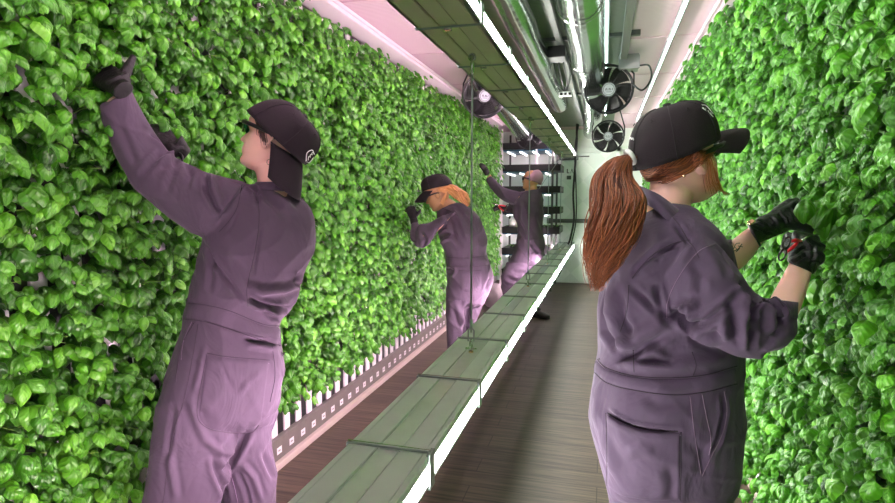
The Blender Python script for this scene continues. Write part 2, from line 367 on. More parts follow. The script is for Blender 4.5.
tag(tubeo('brace_wire', [(-.56, 7.6, 1.95), (-.86, 7.3, 1.45), (-.98, 7.2, 1.2)], .004, M_CABLE), 'thin slanting wire running down left from the farthest hanging cable', 'wire')
c = tubeo('power_cable', [tuple(p) for p in cr([(-.42, 8.6, 2.49), (-.42, 8.6, 2.1), (-.45, 8.6, 1.5), (-.43, 8.55, 1.1), (-.47, 8.5, .82), (-.50, 8.45, .715)], 8)], .016, M_BLACK)
tag(c, 'thick black power cable dropping from ceiling to low light bar by the door', 'cable')
c = tubeo('power_cable', [tuple(p) for p in cr([(-.40, 8.65, 2.49), (-.44, 8.6, 2.1), (-.41, 8.6, 1.5), (-.40, 8.5, 1.05), (-.455, 8.35, .715)], 8)], .010, M_BLACK)
tag(c, 'thinner black cable looping beside the thick one near the end door', 'cable')

# ------------------------------------------------------------------ ducts, struts, ceiling lights
def duct(pts, r, label, rib=.05, amp=.0007):
    P = cr(pts, 60); L = np.concatenate([[0], np.cumsum(np.linalg.norm(np.diff(P, axis=0), axis=1))])
    rad = [r+amp*math.sin(l/rib*2*PI)+.003*math.sin(l*7.1) for l in L]
    o = tubeo('foil_duct', [tuple(p) for p in P], rad, M_FOIL, None, 28); return tag(o, label, 'duct')
duct([(-.14, -1.5, 2.36), (-.14, 2, 2.36), (-.13, 4, 2.35), (-.12, 5.8, 2.32), (-.22, 8.6, 2.37)], .105, 'large silver foil duct along the ceiling left of the big round fan')
duct([(-.47, -1.5, 2.36), (-.47, 2, 2.36), (-.47, 4, 2.36), (-.47, 6, 2.36)], .080, 'silver foil duct just above the right edge of the overhead light bar')
duct([(-1.0, 4.8, 2.36), (-.98, 5.6, 2.30), (-.98, 6.6, 2.22), (-.98, 7.0, 2.2)], .10, 'foil duct hanging between the two left fans above the basil')
for y, lab in ((2.9, 'nearest'), (4.0, 'second'), (6.1, 'farthest')):
    for x0, x1 in ((-.36, -.26), (-.01, .17)):
        pass
    bm = bmesh.new(); box(bm, -.62, .20, y-.02, y+.02, 2.465, 2.499, .002)
    if lab == 'nearest': pass
    o = bmo('ceiling_strut', bm, M_STRUT); tag(o, 'dark metal strut across the ceiling over the ducts, the %s of three' % lab, 'strut')
    bm = bmesh.new(); a = [(-.14+.112*math.cos(t), y, 2.355+.112*math.sin(t)) for t in np.linspace(PI*.95, 2*PI*1.02, 18)]; tube(bm, a, .004, 6); bmo('duct_strap', bm, M_CHROME, o, True)
o = boxo('strut_rail', -.335, -.30, -1.5, 8.4, 2.425, 2.464, M_STRUT, bev=.002); tag(o, 'long dark strut rail running along ceiling between the two foil ducts', 'strut')
o = boxo('conduit_channel', .085, .135, -1.5, 4.45, 2.42, 2.4649, M_GREY, bev=.003); tag(o, 'grey conduit channel on the ceiling leading to the square junction box', 'conduit')
for (x, y0_, y1_, lab) in ((-.015, 2.2, 7.6, 'greenish ceiling tube light running behind the big round fan'), (.40, 2.6, 8.2, 'greenish ceiling tube light nearest the right wall of basil')):
    e = empty('tube_light', (x, y0_, 2.46), lab, 'tube light')
    r_ = .003 if x < -.1 else .0055
    tubeo('tube', [(x, y0_, 2.455), (x, y1_, 2.455)], r_, M_TUBE, e, 10)
    bm = bmesh.new(); box(bm, x-.018, x+.018, y0_-.05, y1_+.05, 2.464, 2.478, .002)
    for k in np.arange(y0_+.1, y1_, 1.2): box(bm, x-.006, x+.006, k-.01, k+.01, 2.4785, 2.4995)
    bmo('holder', bm, M_GREY, e)
# junction box
e = empty('junction_box', (.15, 4.55, 2.40), 'square grey junction box under the ceiling above the big round fan', 'junction box')
boxo('body', .08, .22, 4.47, 4.63, 2.36, 2.4645, M_GREY, e, .006); boxo('cover', .075, .225, 4.458, 4.4695, 2.355, 2.45, M_GREY, e, .003)
tubeo('cable_loop', [tuple(p) for p in cr([(.22, 4.50, 2.38), (.29, 4.48, 2.37), (.31, 4.5, 2.28), (.25, 4.5, 2.2), (.17, 4.52, 2.26)], 8)], .007, M_BLACK, e, 8)
tubeo('cable_loop', [tuple(p) for p in cr([(.08, 4.50, 2.38), (-.02, 4.48, 2.40), (-.14, 4.5, 2.37), (-.2, 4.5, 2.25)], 8)], .007, M_BLACK, e, 8)
# outlet strip and loose cables between the ducts
e = empty('power_strip', (-.32, 4.5, 2.3), 'small white power strip hanging between the two foil ducts', 'power strip')
boxo('case', -.37, -.27, 4.6, 4.64, 2.20, 2.235, M_WHITE, e, .004)
bm = bmesh.new()
for k in range(3): box(bm, -.36+k*.033, -.34+k*.033, 4.594, 4.5995, 2.208, 2.227)
bmo('socket', bm, M_BLACK, e)
for k in range(5):
    x = -.385+.035*k; z = 2.42
    o = tubeo('cable_drop', [tuple(p) for p in cr([(x, 4.2, 2.43), (x+.01, 4.25, 2.34), (x+.02*math.sin(k), 4.4, 2.27+.01*k), (-.32, 4.62, 2.237)], 6)], .0055, M_BLACK, e, 8)
tag(boxo('driver_box', -.40, -.28, 3.95, 4.12, 2.35, 2.4249, M_BLACK, bev=.005), 'black driver box fixed between the two foil ducts', 'driver box')

# ------------------------------------------------------------------ fans
def fan(c, R, tilt, yaw, label, hang):
    e = empty('circulation_fan', c, label, 'fan', None)
    ax = Vector((math.sin(yaw)*math.cos(tilt), -math.cos(yaw)*math.cos(tilt), math.sin(tilt)))
    c = Vector(c); x, y = frame_of(ax)
    bm = bmesh.new(); n = 40
    prof = [(R*.93, -.05), (R*.90, 0), (R*.97, .02), (R, .022), (R*1.0, .012), (R*.97, 0), (R*.97, -.05)]
    rings = [[bm.verts.new(c+ax*h+(x*math.cos(2*PI*k/n)+y*math.sin(2*PI*k/n))*r) for k in range(n)] for r, h in prof]
    for a, b in zip(rings, rings[1:]+rings[:1]):
        for k in range(n): bm.faces.new((a[k], a[(k+1) % n], b[(k+1) % n], b[k]))
    bmo('housing', bm, M_BLACK, e, True)
    for k in range(6):
        bm = bmesh.new(); a0 = 2*PI*k/6
        g = []
        for i in range(6):
            rr = R*(.28+.62*i/5); row = []
            for j in range(4):
                a = a0+(-.45+.33*j)*(1-.1*i/5)-.05*i; row.append(bm.verts.new(c+(x*math.cos(a)+y*math.sin(a))*rr+ax*(-.045+.020*j-.002*i)))
            g.append(row)
        for i in range(5):
            for j in range(3): bm.faces.new((g[i][j], g[i+1][j], g[i+1][j+1], g[i][j+1]))
        bmesh.ops.solidify(bm, geom=bm.faces[:], thickness=.002)
        bmo('blade', bm, M_BLKG, e, True)
    bm = bmesh.new(); cyl(bm, c-ax*.02, ax, R*.30, .07, 28); bmo('motor', bm, M_BLACK, e, False)
    bm = bmesh.new(); cyl(bm, c+ax*.0205, ax, R*.26, .006, 28); h = bmo('hub_plate', bm, M_HUB, e, False)
    bm = bmesh.new(); ring_tor(bm, c+ax*.0245, ax, R*.22, .002, 28, 6)
    rgt = ax.cross(Vector((0, 0, 1))).normalized()*-1; up = rgt.cross(ax)*-1
    if up.z < 0: up = -up
    for k in range(5):
        q = c+ax*.0246+rgt*(-.13+.065*k)*R
        tube(bm, [q-up*R*.045, q+up*R*.045+rgt*R*.02*((-1)**k)], R*.014, 6)
    tube(bm, [c+ax*.0246-rgt*.12*R-up*.1*R, c+ax*.0246+rgt*.12*R-up*.1*R], R*.01, 6); bmo('maker_plate_marks', bm, M_BLACK, h, True)
    bm = bmesh.new()
    for k, rr in enumerate(np.linspace(.34, .98, 9)): ring_tor(bm, c+ax*(.028+.012*math.sin(PI*(rr-.3)/.75)), ax, R*rr, .0013, 36, 5)
    for k in range(8):
        a = 2*PI*k/8+.2; d = x*math.cos(a)+y*math.sin(a)
        tube(bm, [c+d*R*.3+ax*.03, c+d*R*.65+ax*.043, c+d*R+ax*.024], .002, 6)
    bmo('guard', bm, M_BLACK, e, True)
    bm = bmesh.new()
    for s in (-1, 1):
        q = c+Vector((s*R*.98, 0, 0)); tube(bm, [q, q+Vector((0, .02, R*.6)), Vector((c.x+s*R*.5, c.y+.06, hang))], .007, 8)
    bmo('hanger', bm, M_BLACK, e, True)
    return e
fan((.01, 4.55, 2.225), .185, -.10, .02, 'largest black round fan under the ceiling, left above the auburn haired worker', 2.464)
fan((.02, 6.5, 2.075), .175, -.05, .0, 'smaller looking black fan hanging below and behind the largest one', 2.4645)
fan((-.93, 4.4, 2.20), .175, -.25, .55, 'black round fan half hidden behind the overhead bar, above left basil', 2.4985)
fan((-.93, 7.1, 2.16), .165, -.1, .25, 'distant black fan on the left above the seedling racks', 2.4985)

# ------------------------------------------------------------------ seedling rack behind the left plants
RX0, RX1, RY0, RY1 = -1.52, -.73, 8.42, 9.25
e = empty('seedling_rack', ((RX0+RX1)/2, (RY0+RY1)/2, 0), 'tall rack of lit shelves between the left basil wall and the end door', 'rack')
for x in (RX0, RX1-.03):
    for y in (RY0, RY1-.03):
        boxo('post', x, x+.03, y, y+.03, .0, 2.42, M_PANEL if (x == RX0 and y == RY0) else M_STRUT, e)
boxo('post', -1.0, -.975, RY0-.001, RY0+.024, 0, 2.42, M_PANEL, e)
levels = [.24, .56, .88, 1.18, 1.49, 1.81, 2.13]
for z in levels:
    o = boxo('shelf', RX0+.031, RX1-.031, RY0+.03, RY1-.03, z-.03, z-.012, M_BLUE, e)
    for k in range(4):
        x = RX0+.10+k*.19
        tubeo('shelf_lamp', [(x, RY0+.04, z-.045), (x, RY1-.05, z-.045)], .0115, M_RACKL, e, 8)
nth = ['lowest', 'second lowest', 'third from the floor', 'middle', 'third from the top', 'second from the top', 'topmost']
for z, n_ in zip(levels, nth):
    t = empty('seedling_tray', ((RX0+RX1)/2, RY0, z-.01), 'black seedling tray on the lit rack, the %s of seven' % n_, 'tray')
    bm = bmesh.new(); x0, x1, y0, y1 = RX0+.035, RX1+.10, RY0-.02, RY1-.12
    zt = z+.085
    for a in ((x0, x1, y0, y0+.008), (x0, x1, y1-.008, y1), (x0, x0+.008, y0, y1), (x1-.008, x1, y0, y1)): box(bm, a[0], a[1], a[2], a[3], z-.011, zt)
    box(bm, x0, x1, y0, y1, z-.0115, z-.004); box(bm, x0-.004, x1+.006, y0-.006, y0, zt-.016, zt)
    bmo('tub', bm, M_BLACK, t)
    bm = bmesh.new()
    for k in range(14): box(bm, x1-.0095+.01, x1+.0035, y0+.02+k*.05, y0+.04+k*.05, z+.01, z+.05)
    bmo('vent_rib', bm, M_GREY, t)
    if z < 1.3:
        bm = bmesh.new()
        for k in range(70):
            px_, py_ = random.uniform(x0+.02, x1-.03), random.uniform(y0+.02, y1-.02); a = random.uniform(0, 6.28)
            c0 = Vector((px_, py_, zt-.01+random.uniform(0, .03))); d = Vector((math.cos(a), math.sin(a), .2))*.022; s_ = Vector((-math.sin(a), math.cos(a), 0))*.012
            vs = [bm.verts.new(q) for q in (c0-d, c0+s_+Vector((0, 0, .005)), c0+d, c0-s_+Vector((0, 0, .005)))]; bm.faces.new(vs)
        sd = bmo('seedlings', bm, M_LEAF, t); sd['kind'] = 'stuff'
        me = sd.data; at_ = me.attributes.new('tint', 'FLOAT', 'POINT'); at_.data.foreach_set('value', [.8]*len(me.vertices))
bm = bmesh.new(); cyl(bm, (-1.33, 8.5, 1.02), (0, 0, 1), .065, .12, 20); cyl(bm, (-1.33, 8.5, 1.09), (0, 0, 1), .06, .02, 20, .03); tag(bmo('white_jar', bm, M_WHITE, None, True), 'white round jar on the rack behind the hooded worker, next to yellow tub', 'jar')
bm = bmesh.new(); cyl(bm, (-1.13, 8.5, 1.03), (0, 0, 1), .05, .18, 16, .075); cyl(bm, (-1.13, 8.5, 1.125), (0, 0, 1), .08, .01, 16); tag(bmo('yellow_tub', bm, M_YEL), 'bright yellow tub on the rack just left of the hooded worker', 'tub')
# grey bag on the floor
bm = bmesh.new(); bmesh.ops.create_icosphere(bm, subdivisions=4, radius=1)
for v in bm.verts:
    p = v.co.copy(); k = 1+.12*noise.noise(p*1.7)+.05*noise.noise(p*5)
    v.co = Vector((p.x*.13*k, p.y*.14*k, .15+max(-.14, p.z*.17*k)))+Vector((-1.34, 7.0, 0))
e = bmo('grey_sack', bm, M_BAG, None, True); tag(e, 'small pale grey sack on the floor by the hooded worker legs', 'sack')

# ------------------------------------------------------------------ basil foliage
def leaf_tpl(nu, nv):
    U = np.linspace(0, 1, nu); V = np.linspace(-1, 1, nv); P = []; UV = []
    for u in U:
        hw = .350*(math.sin(PI*min(1, max(0, u**.80)))**.60)*(1.10-.30*u) if 0 < u < 1 else .004
        for v in V:
            av = abs(v)
            z = .22*math.sin(PI*u*.80)-.35*max(0, u-.55)**1.5 + hw*(.62*math.sin(PI*av*.60)-1.3*av*av) + .020*math.sin(21*(u-.32*av))*av*(1-av)*2.2
            P.append((u, v*hw*(1-.06*math.sin(9*u)), z)); UV.append((u, .5+.5*v))
    F = []
    for i in range(nu-1):
        for j in range(nv-1):
            a = i*nv+j; F.append((a, a+nv, a+nv+1, a+1))
    return np.array(P), np.array(UV), np.array(F)
def foliage_mesh(name, pos, tdir, ndir, size, wid, tint, tpl, parent=None, droop=None):
    P, UV, F = tpl; n = len(pos); k = len(P)
    t = tdir/np.linalg.norm(tdir, axis=1, keepdims=True)
    nn = ndir-t*np.sum(ndir*t, 1, keepdims=True); nn /= np.linalg.norm(nn, axis=1, keepdims=True)
    s = np.cross(nn, t)
    X = P[:, 0][None, :, None]; Y = P[:, 1][None, :, None]; Z = P[:, 2][None, :, None]
    cur = (droop if droop is not None else np.ones(n))[:, None, None]
    W = pos[:, None, :]+size[:, None, None]*(t[:, None, :]*X+s[:, None, :]*Y*wid[:, None, None]+nn[:, None, :]*Z*cur)
    W = W.reshape(-1, 3); Fa = (F[None]+(np.arange(n)*k)[:, None, None]).reshape(-1)
    me = bpy.data.meshes.new(name); me.vertices.add(len(W)); me.vertices.foreach_set('co', W.astype(np.float32).ravel())
    nf = n*len(F); me.loops.add(nf*4); me.loops.foreach_set('vertex_index', Fa.astype(np.int32))
    me.polygons.add(nf); me.polygons.foreach_set('loop_start', np.arange(nf, dtype=np.int32)*4)
    me.polygons.foreach_set('use_smooth', np.ones(nf, bool)); me.update(calc_edges=True)
    uv = me.uv_layers.new(name='UVMap'); uv.data.foreach_set('uv', UV[F.reshape(-1)][None].repeat(n, 0).astype(np.float32).ravel())
    a = me.attributes.new('tint', 'FLOAT', 'POINT'); a.data.foreach_set('value', np.repeat(tint, k).astype(np.float32))
    return me
TPL_N, TPL_M, TPL_F = leaf_tpl(11, 9), leaf_tpl(7, 5), leaf_tpl(5, 3)
def lump(y, z): return (np.sin(y*17+3*np.sin(z*5))*np.sin(z*13+2*np.sin(y*7))+.6*np.sin(y*41+z*23)*np.sin(z*37-y*11))
def wall_leaves(xf, s, y0, y1, z0, z1, dens, seed, lk=1.0):
    """s: outward direction (+1 left wall, -1 right wall)"""
    R = np.random.default_rng(seed); A = (y1-y0)*(z1-z0); ns = int(A*dens/6)
    g_ = math.sqrt(6/dens); ny, nz_ = int((y1-y0)/g_), int((z1-z0)/g_); gy, gz = np.meshgrid(np.arange(ny)+.5, np.arange(nz_)+.5)
    Y = y0+(gy.ravel()+R.uniform(-.55, .55, ny*nz_))*(y1-y0)/ny; Z = z0+(gz.ravel()+R.uniform(-.55, .55, ny*nz_)+.5*(gy.ravel() % 2 > 1))*(z1-z0)/nz_
    keep = (Z > z0+.05+.045*np.sin(Y*33)+.03*np.sin(Y*71)) & (Z < z1-.03+.025*np.sin(Y*27)+.02*np.sin(Y*61)); Y, Z = Y[keep], Z[keep]; ns = len(Y)
    dep = -.11+.155*R.uniform(0, 1, ns)**.8+.022*lump(Y, Z)
    big = R.uniform(.78, 1.22, ns)
    pos, td, nd, sz, wd, ti, dr = [], [], [], [], [], [], []
    hue = R.uniform(.15, .85, ns)
    for k in range(6):
        a = R.uniform(0, 2*PI, ns)
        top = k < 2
        # leaf direction: radiating around outward axis, biased to hang downwards and outwards
        ty = np.sin(a)*.60; tz = np.cos(a)*.38-.88; tx = s*(R.uniform(-.05, .50, ns))
        T = np.stack([tx, ty, tz], 1)
        Nn = np.stack([s*R.uniform(.55, 1.2, ns), R.normal(0, .28, ns)+ty*.45, R.uniform(.10, .70, ns)], 1)
        L = lk*R.uniform(.030, .060, ns)*big*(1.12 if top else .95)
        p = np.stack([np.full(ns, xf)+s*(dep+(.020 if top else -.02)), Y+R.normal(0, .010, ns)+ty*.006, Z+R.normal(0, .010, ns)+.018], 1)
        pos.append(p); td.append(T); nd.append(Nn); sz.append(L); wd.append(R.uniform(.88, 1.22, ns)); dr.append(R.uniform(.6, 1.5, ns))
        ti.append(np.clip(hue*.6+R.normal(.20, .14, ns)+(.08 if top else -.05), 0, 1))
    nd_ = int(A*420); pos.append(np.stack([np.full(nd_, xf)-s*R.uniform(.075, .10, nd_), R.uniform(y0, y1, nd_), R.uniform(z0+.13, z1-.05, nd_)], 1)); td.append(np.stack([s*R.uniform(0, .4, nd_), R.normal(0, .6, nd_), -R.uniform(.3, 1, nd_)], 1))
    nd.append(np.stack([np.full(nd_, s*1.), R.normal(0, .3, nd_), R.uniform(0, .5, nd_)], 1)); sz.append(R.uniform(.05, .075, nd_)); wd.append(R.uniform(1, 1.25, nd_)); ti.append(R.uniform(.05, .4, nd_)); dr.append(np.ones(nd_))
    return [np.concatenate(q) for q in (pos, td, nd, sz, wd, ti, dr)]
def build_wall(name, label, xf, s, y0, y1, z0, z1, seed, near, mid):
    L = wall_leaves(xf, s, y0, y1, z0, z1, 3000 if s > 0 else 3500, seed, .96 if s > 0 else .86); yy = L[0][:, 1]
    bm = bmesh.new(); R = random.Random(seed)
    for k in range(900):
        y = y0+(y1-y0)*R.random()**1.6; z = R.uniform(z0+.1, z1-.05); x = xf-s*.10
        q = [(x, y, z), (x+s*.05, y+R.uniform(-.01, .01), z+.012), (x+s*.11, y+R.uniform(-.02, .02), z+R.uniform(.0, .03))]; tube(bm, q, [.0022, .0018, .0013], 5)
    root = bmo(name, bm, M_STEM, None, True); tag(root, label, 'basil plants', None, 'stuff')
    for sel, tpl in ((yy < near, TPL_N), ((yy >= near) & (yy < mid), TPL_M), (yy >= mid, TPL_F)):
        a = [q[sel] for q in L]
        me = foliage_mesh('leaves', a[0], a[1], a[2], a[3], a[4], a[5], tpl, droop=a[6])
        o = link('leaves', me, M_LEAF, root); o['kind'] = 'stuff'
build_wall('basil_foliage', 'left wall of dense glossy green basil leaves above the tagged rail', -1.535, 1, .40, 8.25, .27, 2.43, 11, 2.6, 4.6)
build_wall('basil_foliage', 'right wall of dense green basil leaves that the auburn haired worker picks', .615, -1, .30, 9.1, .20, 2.43, 12, 2.6, 4.6)
def leaf_obj(name, base, T, Nn, L, w_, tint, parent, droop=1.0):
    me = foliage_mesh(name, np.array([list(base)], float), np.array([list(T)], float), np.array([list(Nn)], float), np.array([L]), np.array([w_]), np.array([tint]), leaf_tpl(17, 11), droop=np.array([droop]))
    return link(name, me, M_LEAF, parent)

# ------------------------------------------------------------------ lofted bodies
def loft(bm, secs, n=28, sub=5, capr=.35, ex=2.0):
    """secs: rows (centre xyz, a xyz, b xyz) of half axes"""
    S = cr([list(c)+list(a)+list(b) for c, a, b in secs], sub)
    t0 = Vector(S[0, :3])-Vector(S[min(3, len(S)-1), :3]); t1 = Vector(S[-1, :3])-Vector(S[-4 if len(S) > 3 else 0, :3])
    rows = list(S)
    def shr(r, t, f, k): q = r.copy(); q[:3] += np.array(t.normalized())*k*np.linalg.norm(r[6:9])*capr; q[3:] *= f; return q
    rows = [shr(rows[0], t0, f, k) for f, k in ((.35, 1.), (.72, .75), (.92, .4))]+rows+[shr(rows[-1], t1, f, k) for f, k in ((.92, .4), (.72, .75), (.35, 1.))]
    rings = []
    for r in rows:
        c, a, b = Vector(r[:3]), Vector(r[3:6]), Vector(r[6:9]); ring = []
        for k in range(n):
            th = 2*PI*k/n; cs, sn = math.cos(th), math.sin(th); e = 2/ex
            ring.append(bm.verts.new(c+a*math.copysign(abs(cs)**e, cs)+b*math.copysign(abs(sn)**e, sn)))
        rings.append(ring)
    for p, q in zip(rings, rings[1:]):
        for k in range(n): bm.faces.new((p[k], p[(k+1) % n], q[(k+1) % n], q[k]))
    bm.faces.new(rings[0][::-1]); bm.faces.new(rings[-1])
def psec(uL, vL, uR, vR, d, t, dd=0.0, sc=1.0):
    """a cross-section whose outline spans two sighted points; dd: how much farther the right end is; t: half thickness"""
    L, R = at(uL, vL, d-dd/2), at(uR, vR, d+dd/2); c = (L+R)/2; a = (R-L)/2*sc
    v = (c-CP).normalized(); a0 = (at(uR, vR, d)-at(uL, vL, d))/2*sc; a = a0-v*a0.dot(v)+v*(dd/2); b = v-a.normalized()*v.dot(a.normalized()); b.normalize()
    return (c, a, b*t*sc)
def scale_secs(S, k, off=0): return [(c, a*k-(a.normalized()*off), b*k-(b.normalized()*off)) for c, a, b in S]
def remeshed(name, bm, vox, smooth_it, mt, parent, smf=.5):
    bmesh.ops.recalc_face_normals(bm, faces=bm.faces)
    me = bpy.data.meshes.new(name); bm.to_mesh(me); bm.free()
    o = bpy.data.objects.new(name+'_tmp', me); COL.objects.link(o)
    r = o.modifiers.new('r', 'REMESH'); r.mode = 'VOXEL'; r.voxel_size = vox; r.adaptivity = 0; r.use_smooth_shade = True
    s = o.modifiers.new('s', 'SMOOTH'); s.iterations = smooth_it; s.factor = smf
    dg = bpy.context.evaluated_depsgraph_get(); me2 = bpy.data.meshes.new_from_object(o.evaluated_get(dg))
    bpy.data.objects.remove(o)
    me2.name = name; me2.materials.clear()
    return link(name, me2, mt, parent, True)
CFn, CRn, CUn, CPn = [np.array(list(q)) for q in (CF, CR, CU, CP)]
def get_vn(me):
    n = len(me.vertices); V = np.empty(n*3, np.float32); me.vertices.foreach_get('co', V); V = V.reshape(-1, 3).astype(float)
    N = np.array([v.normal[:] for v in me.vertices]) if n < 1 else None
    N = np.empty(n*3, np.float32); me.vertex_normals.foreach_get('vector', N); return V, N.reshape(-1, 3).astype(float)
def project(V):
    D = V-CPn; wd = D@CFn; return CX+FPX*(D@CRn)/wd, CY-FPX*(D@CUn)/wd, wd
def displace(o, folds, nz=.003, seed=0, fr=9.0, mask=None):
    """folds: list of (polyline as seen from the aisle, amplitude m, width m); negative digs a crease"""
    me = o.data; V, N = get_vn(me); u, v, wd = project(V)
    facing = np.clip(-(np.sum((V-CPn)/np.linalg.norm(V-CPn, axis=1, keepdims=True)*N, 1))*3, 0, 1)
    H = np.zeros(len(V))
    for pl, amp, wid in folds:
        P = np.array(pl, float); best = np.full(len(V), 1e9); tt = np.zeros(len(V)); nseg = len(P)-1
        for i in range(nseg):
            a, b = P[i], P[i+1]; ab = b-a; l2 = ab@ab
            t = np.clip(((u-a[0])*ab[0]+(v-a[1])*ab[1])/l2, 0, 1); dd = np.hypot(u-a[0]-t*ab[0], v-a[1]-t*ab[1])
            k = dd < best; best[k] = dd[k]; tt[k] = (i+t[k])/nseg
        m = best*wd/FPX; taper = np.clip(np.sin(PI*np.clip(tt, .02, .98))*1.6, 0, 1)
        H += facing*taper*amp*(np.exp(-(m/wid)**2)-.45*np.exp(-((m-2.0*wid)/(wid*.9))**2))
    p = V*fr; s = seed
    w1 = np.sin(p[:, 0]*1.3+p[:, 2]*.7+s)+np.sin(p[:, 1]*1.7-p[:, 2]*.9+s*2); w2 = np.sin(p[:, 2]*1.1+p[:, 0]*.8-s)
    r1 = 1-np.abs(np.sin(p[:, 0]*1.1+p[:, 2]*1.6+1.3*w1)); r2 = 1-np.abs(np.sin(p[:, 1]*1.9-p[:, 2]*1.2+1.1*w2+s))
    r3 = np.sin((p[:, 2]*2.3+p[:, 0]*1.9+1.4*w1))*np.sin(p[:, 1]*2.7+1.2*w2)
    H *= 1.25
    H += nz*(1.3*r1**3+1.2*r2**3+.5*r3-.7)
    if mask is not None: H *= mask(u, v)
    V = V+N*H[:, None]; me.vertices.foreach_set('co', V.astype(np.float32).ravel()); me.update()
class Caster:
    def __init__(s, o):
        me = o.data; s.b = BVHTree.FromPolygons([v.co[:] for v in me.vertices], [p.vertices[:] for p in me.polygons])
    def hit(s, u, v, toward=None):
        for k in range(40):
            r = s.b.ray_cast(CP, pxdir(u, v))
            if r[0] is not None: return r[0], (r[1] if r[1].dot(pxdir(u, v)) < 0 else -r[1])
            if toward: u += (toward[0]-u)*.06; v += (toward[1]-v)*.06
        return None, None
def dens_line(pl, step=2.0):
    P = cr(pl, 10) if len(pl) > 2 else np.linspace(pl[0], pl[1], 20)
    return P
def seam(C, pl, r, mt, parent, name='seam', center=None, off=.0006):
    pts = []
    for u, v in dens_line(pl):
        p, n = C.hit(u, v, center)
        if p is not None and (not pts or (p-pts[-1]).length > .002): pts.append(p+n*off)
    if len(pts) < 2: return None
    bm = bmesh.new(); tube(bm, pts, r, 6); return bmo(name, bm, mt, parent, True)
def patch(C, top, bot, nu, nv, off, th, mt, parent, name, center=None):
    T = np.array(top, float); B = np.array(bot, float)
    def samp(P, n):
        Q = cr(P, 12) if len(P) > 2 else np.linspace(P[0], P[-1], 24); d = np.r_[0, np.cumsum(np.hypot(*np.diff(Q, axis=0).T))]; x = np.linspace(0, d[-1], n)
        return np.stack([np.interp(x, d, Q[:, 0]), np.interp(x, d, Q[:, 1])], 1)
    T, B = samp(T, nu), samp(B, nu); bm = bmesh.new(); G = []
    for j in range(nv):
        row = []
        for i in range(nu):
            q = T[i]*(1-j/(nv-1))+B[i]*(j/(nv-1)); p, n = C.hit(q[0], q[1], center or tuple((T[nu//2]+B[nu//2])/2))
            if p is None: p, n = (G[-1][i].co if G else at(q[0], q[1], 1.8)), Vector((0, -1, 0))
            edge = 0 if (i in (0, nu-1) or j in (0, nv-1)) else 1
            row.append(bm.verts.new(p+n*(off if edge else -.002)))
        G.append(row)
    for j in range(nv-1):
        for i in range(nu-1): bm.faces.new((G[j][i], G[j][i+1], G[j+1][i+1], G[j+1][i]))
    return bmo(name, bm, mt, parent, True)

# ------------------------------------------------------------------ heads
def head_bm(bm, M, s=1.0, female=True):
    """+x face, +y left, +z up, origin between the eyes and the back of the skull; M places it"""
    zs =   [-.118, -.108, -.095, -.08, -.065, -.05, -.035, -.015, 0, .02, .045, .07, .09, .105, .114]
    fx =   [.052, .080, .086, .081, .086, .086, .084, .084, .081, .089, .089, .079, .062, .040, .012]
    bx =   [.010, -.002, -.018, -.040, -.062, -.078, -.088, -.095, -.098, -.100, -.098, -.090, -.072, -.048, -.018]
    hw =   [.018, .034, .045, .053, .059, .063, .066, .069, .071, .073, .074, .069, .057, .040, .014]
    n = 48; F = cr(np.stack([zs, fx, bx, hw], 1), 5); rings = []
    for z, f, b, h in F:
        ring = []; xc = (f+b)/2*.6+.0; xf = f-xc; xb = xc-b
        for k in range(n):
            t = 2*PI*k/n; c_, s_ = math.cos(t), math.sin(t); e = .86
            X = (xf if c_ > 0 else xb)*math.copysign(abs(c_)**e, c_); Y = h*math.copysign(abs(s_)**e, s_)
            if c_ > 0:
                nose = max(0, min(1, (.008-z)/.040)) if z > -.034 else max(0, 1-(-.034-z)/.010)
                X += .026*nose*math.exp(-(Y/(.0085+.004*nose))**2)
                for sy in (-1, 1):
                    X -= .009*math.exp(-((Y-sy*.032)/.015)**2-((z-.000)/.013)**2)
                    X += .004*math.exp(-((Y-sy*.045)/.018)**2-((z+.03)/.015)**2)
                X += .005*math.exp(-(Y/.02)**2)*(math.exp(-((z+.058)/.005)**2)+math.exp(-((z+.071)/.005)**2))
            ring.append(bm.verts.new(M @ (Vector((xc+X, Y, z))*s)))
        rings.append(ring)
    for p, q in zip(rings, rings[1:]):
        for k in range(n): bm.faces.new((p[k], p[(k+1) % n], q[(k+1) % n], q[k]))
    bm.faces.new(rings[0][::-1]); bm.faces.new(rings[-1])
    for sy in (-1, 1):   # ears: rim, lobe and bowl
        c = Vector((-.012, sy*.073, -.012))
        rim = [Vector((-.012+.016*math.cos(a)*(1 if a < PI*1.2 else .8)-.006*math.sin(a), sy*(.074+.010*max(0, -math.cos(a)+.3)), -.010+.030*math.sin(a))) for a in np.linspace(-.45*PI, 1.35*PI, 16)]
        rim = [Vector((p.x, p.y, p.z)) for p in rim]
        tube(bm, [M @ (p*s) for p in rim], .0042*s, 8)
        r = bmesh.ops.create_uvsphere(bm, u_segments=14, v_segments=10, radius=1)
        for v in r['verts']: v.co = M @ (Vector((-.013+v.co.x*.014, sy*.072+v.co.y*.006, -.014+v.co.z*.027))*s)
        r = bmesh.ops.create_uvsphere(bm, u_segments=10, v_segments=8, radius=1)
        for v in r['verts']: v.co = M @ (Vector((-.006+v.co.x*.008, sy*.074+v.co.y*.005, -.040+v.co.z*.009))*s)
def pose(c, fwd, up):
    f = Vector(fwd).normalized(); u = Vector(up); u = (u-f*u.dot(f)).normalized(); l = u.cross(f)
    return Matrix(((f.x, l.x, u.x, c[0]), (f.y, l.y, u.y, c[1]), (f.z, l.z, u.z, c[2]), (0, 0, 0, 1)))
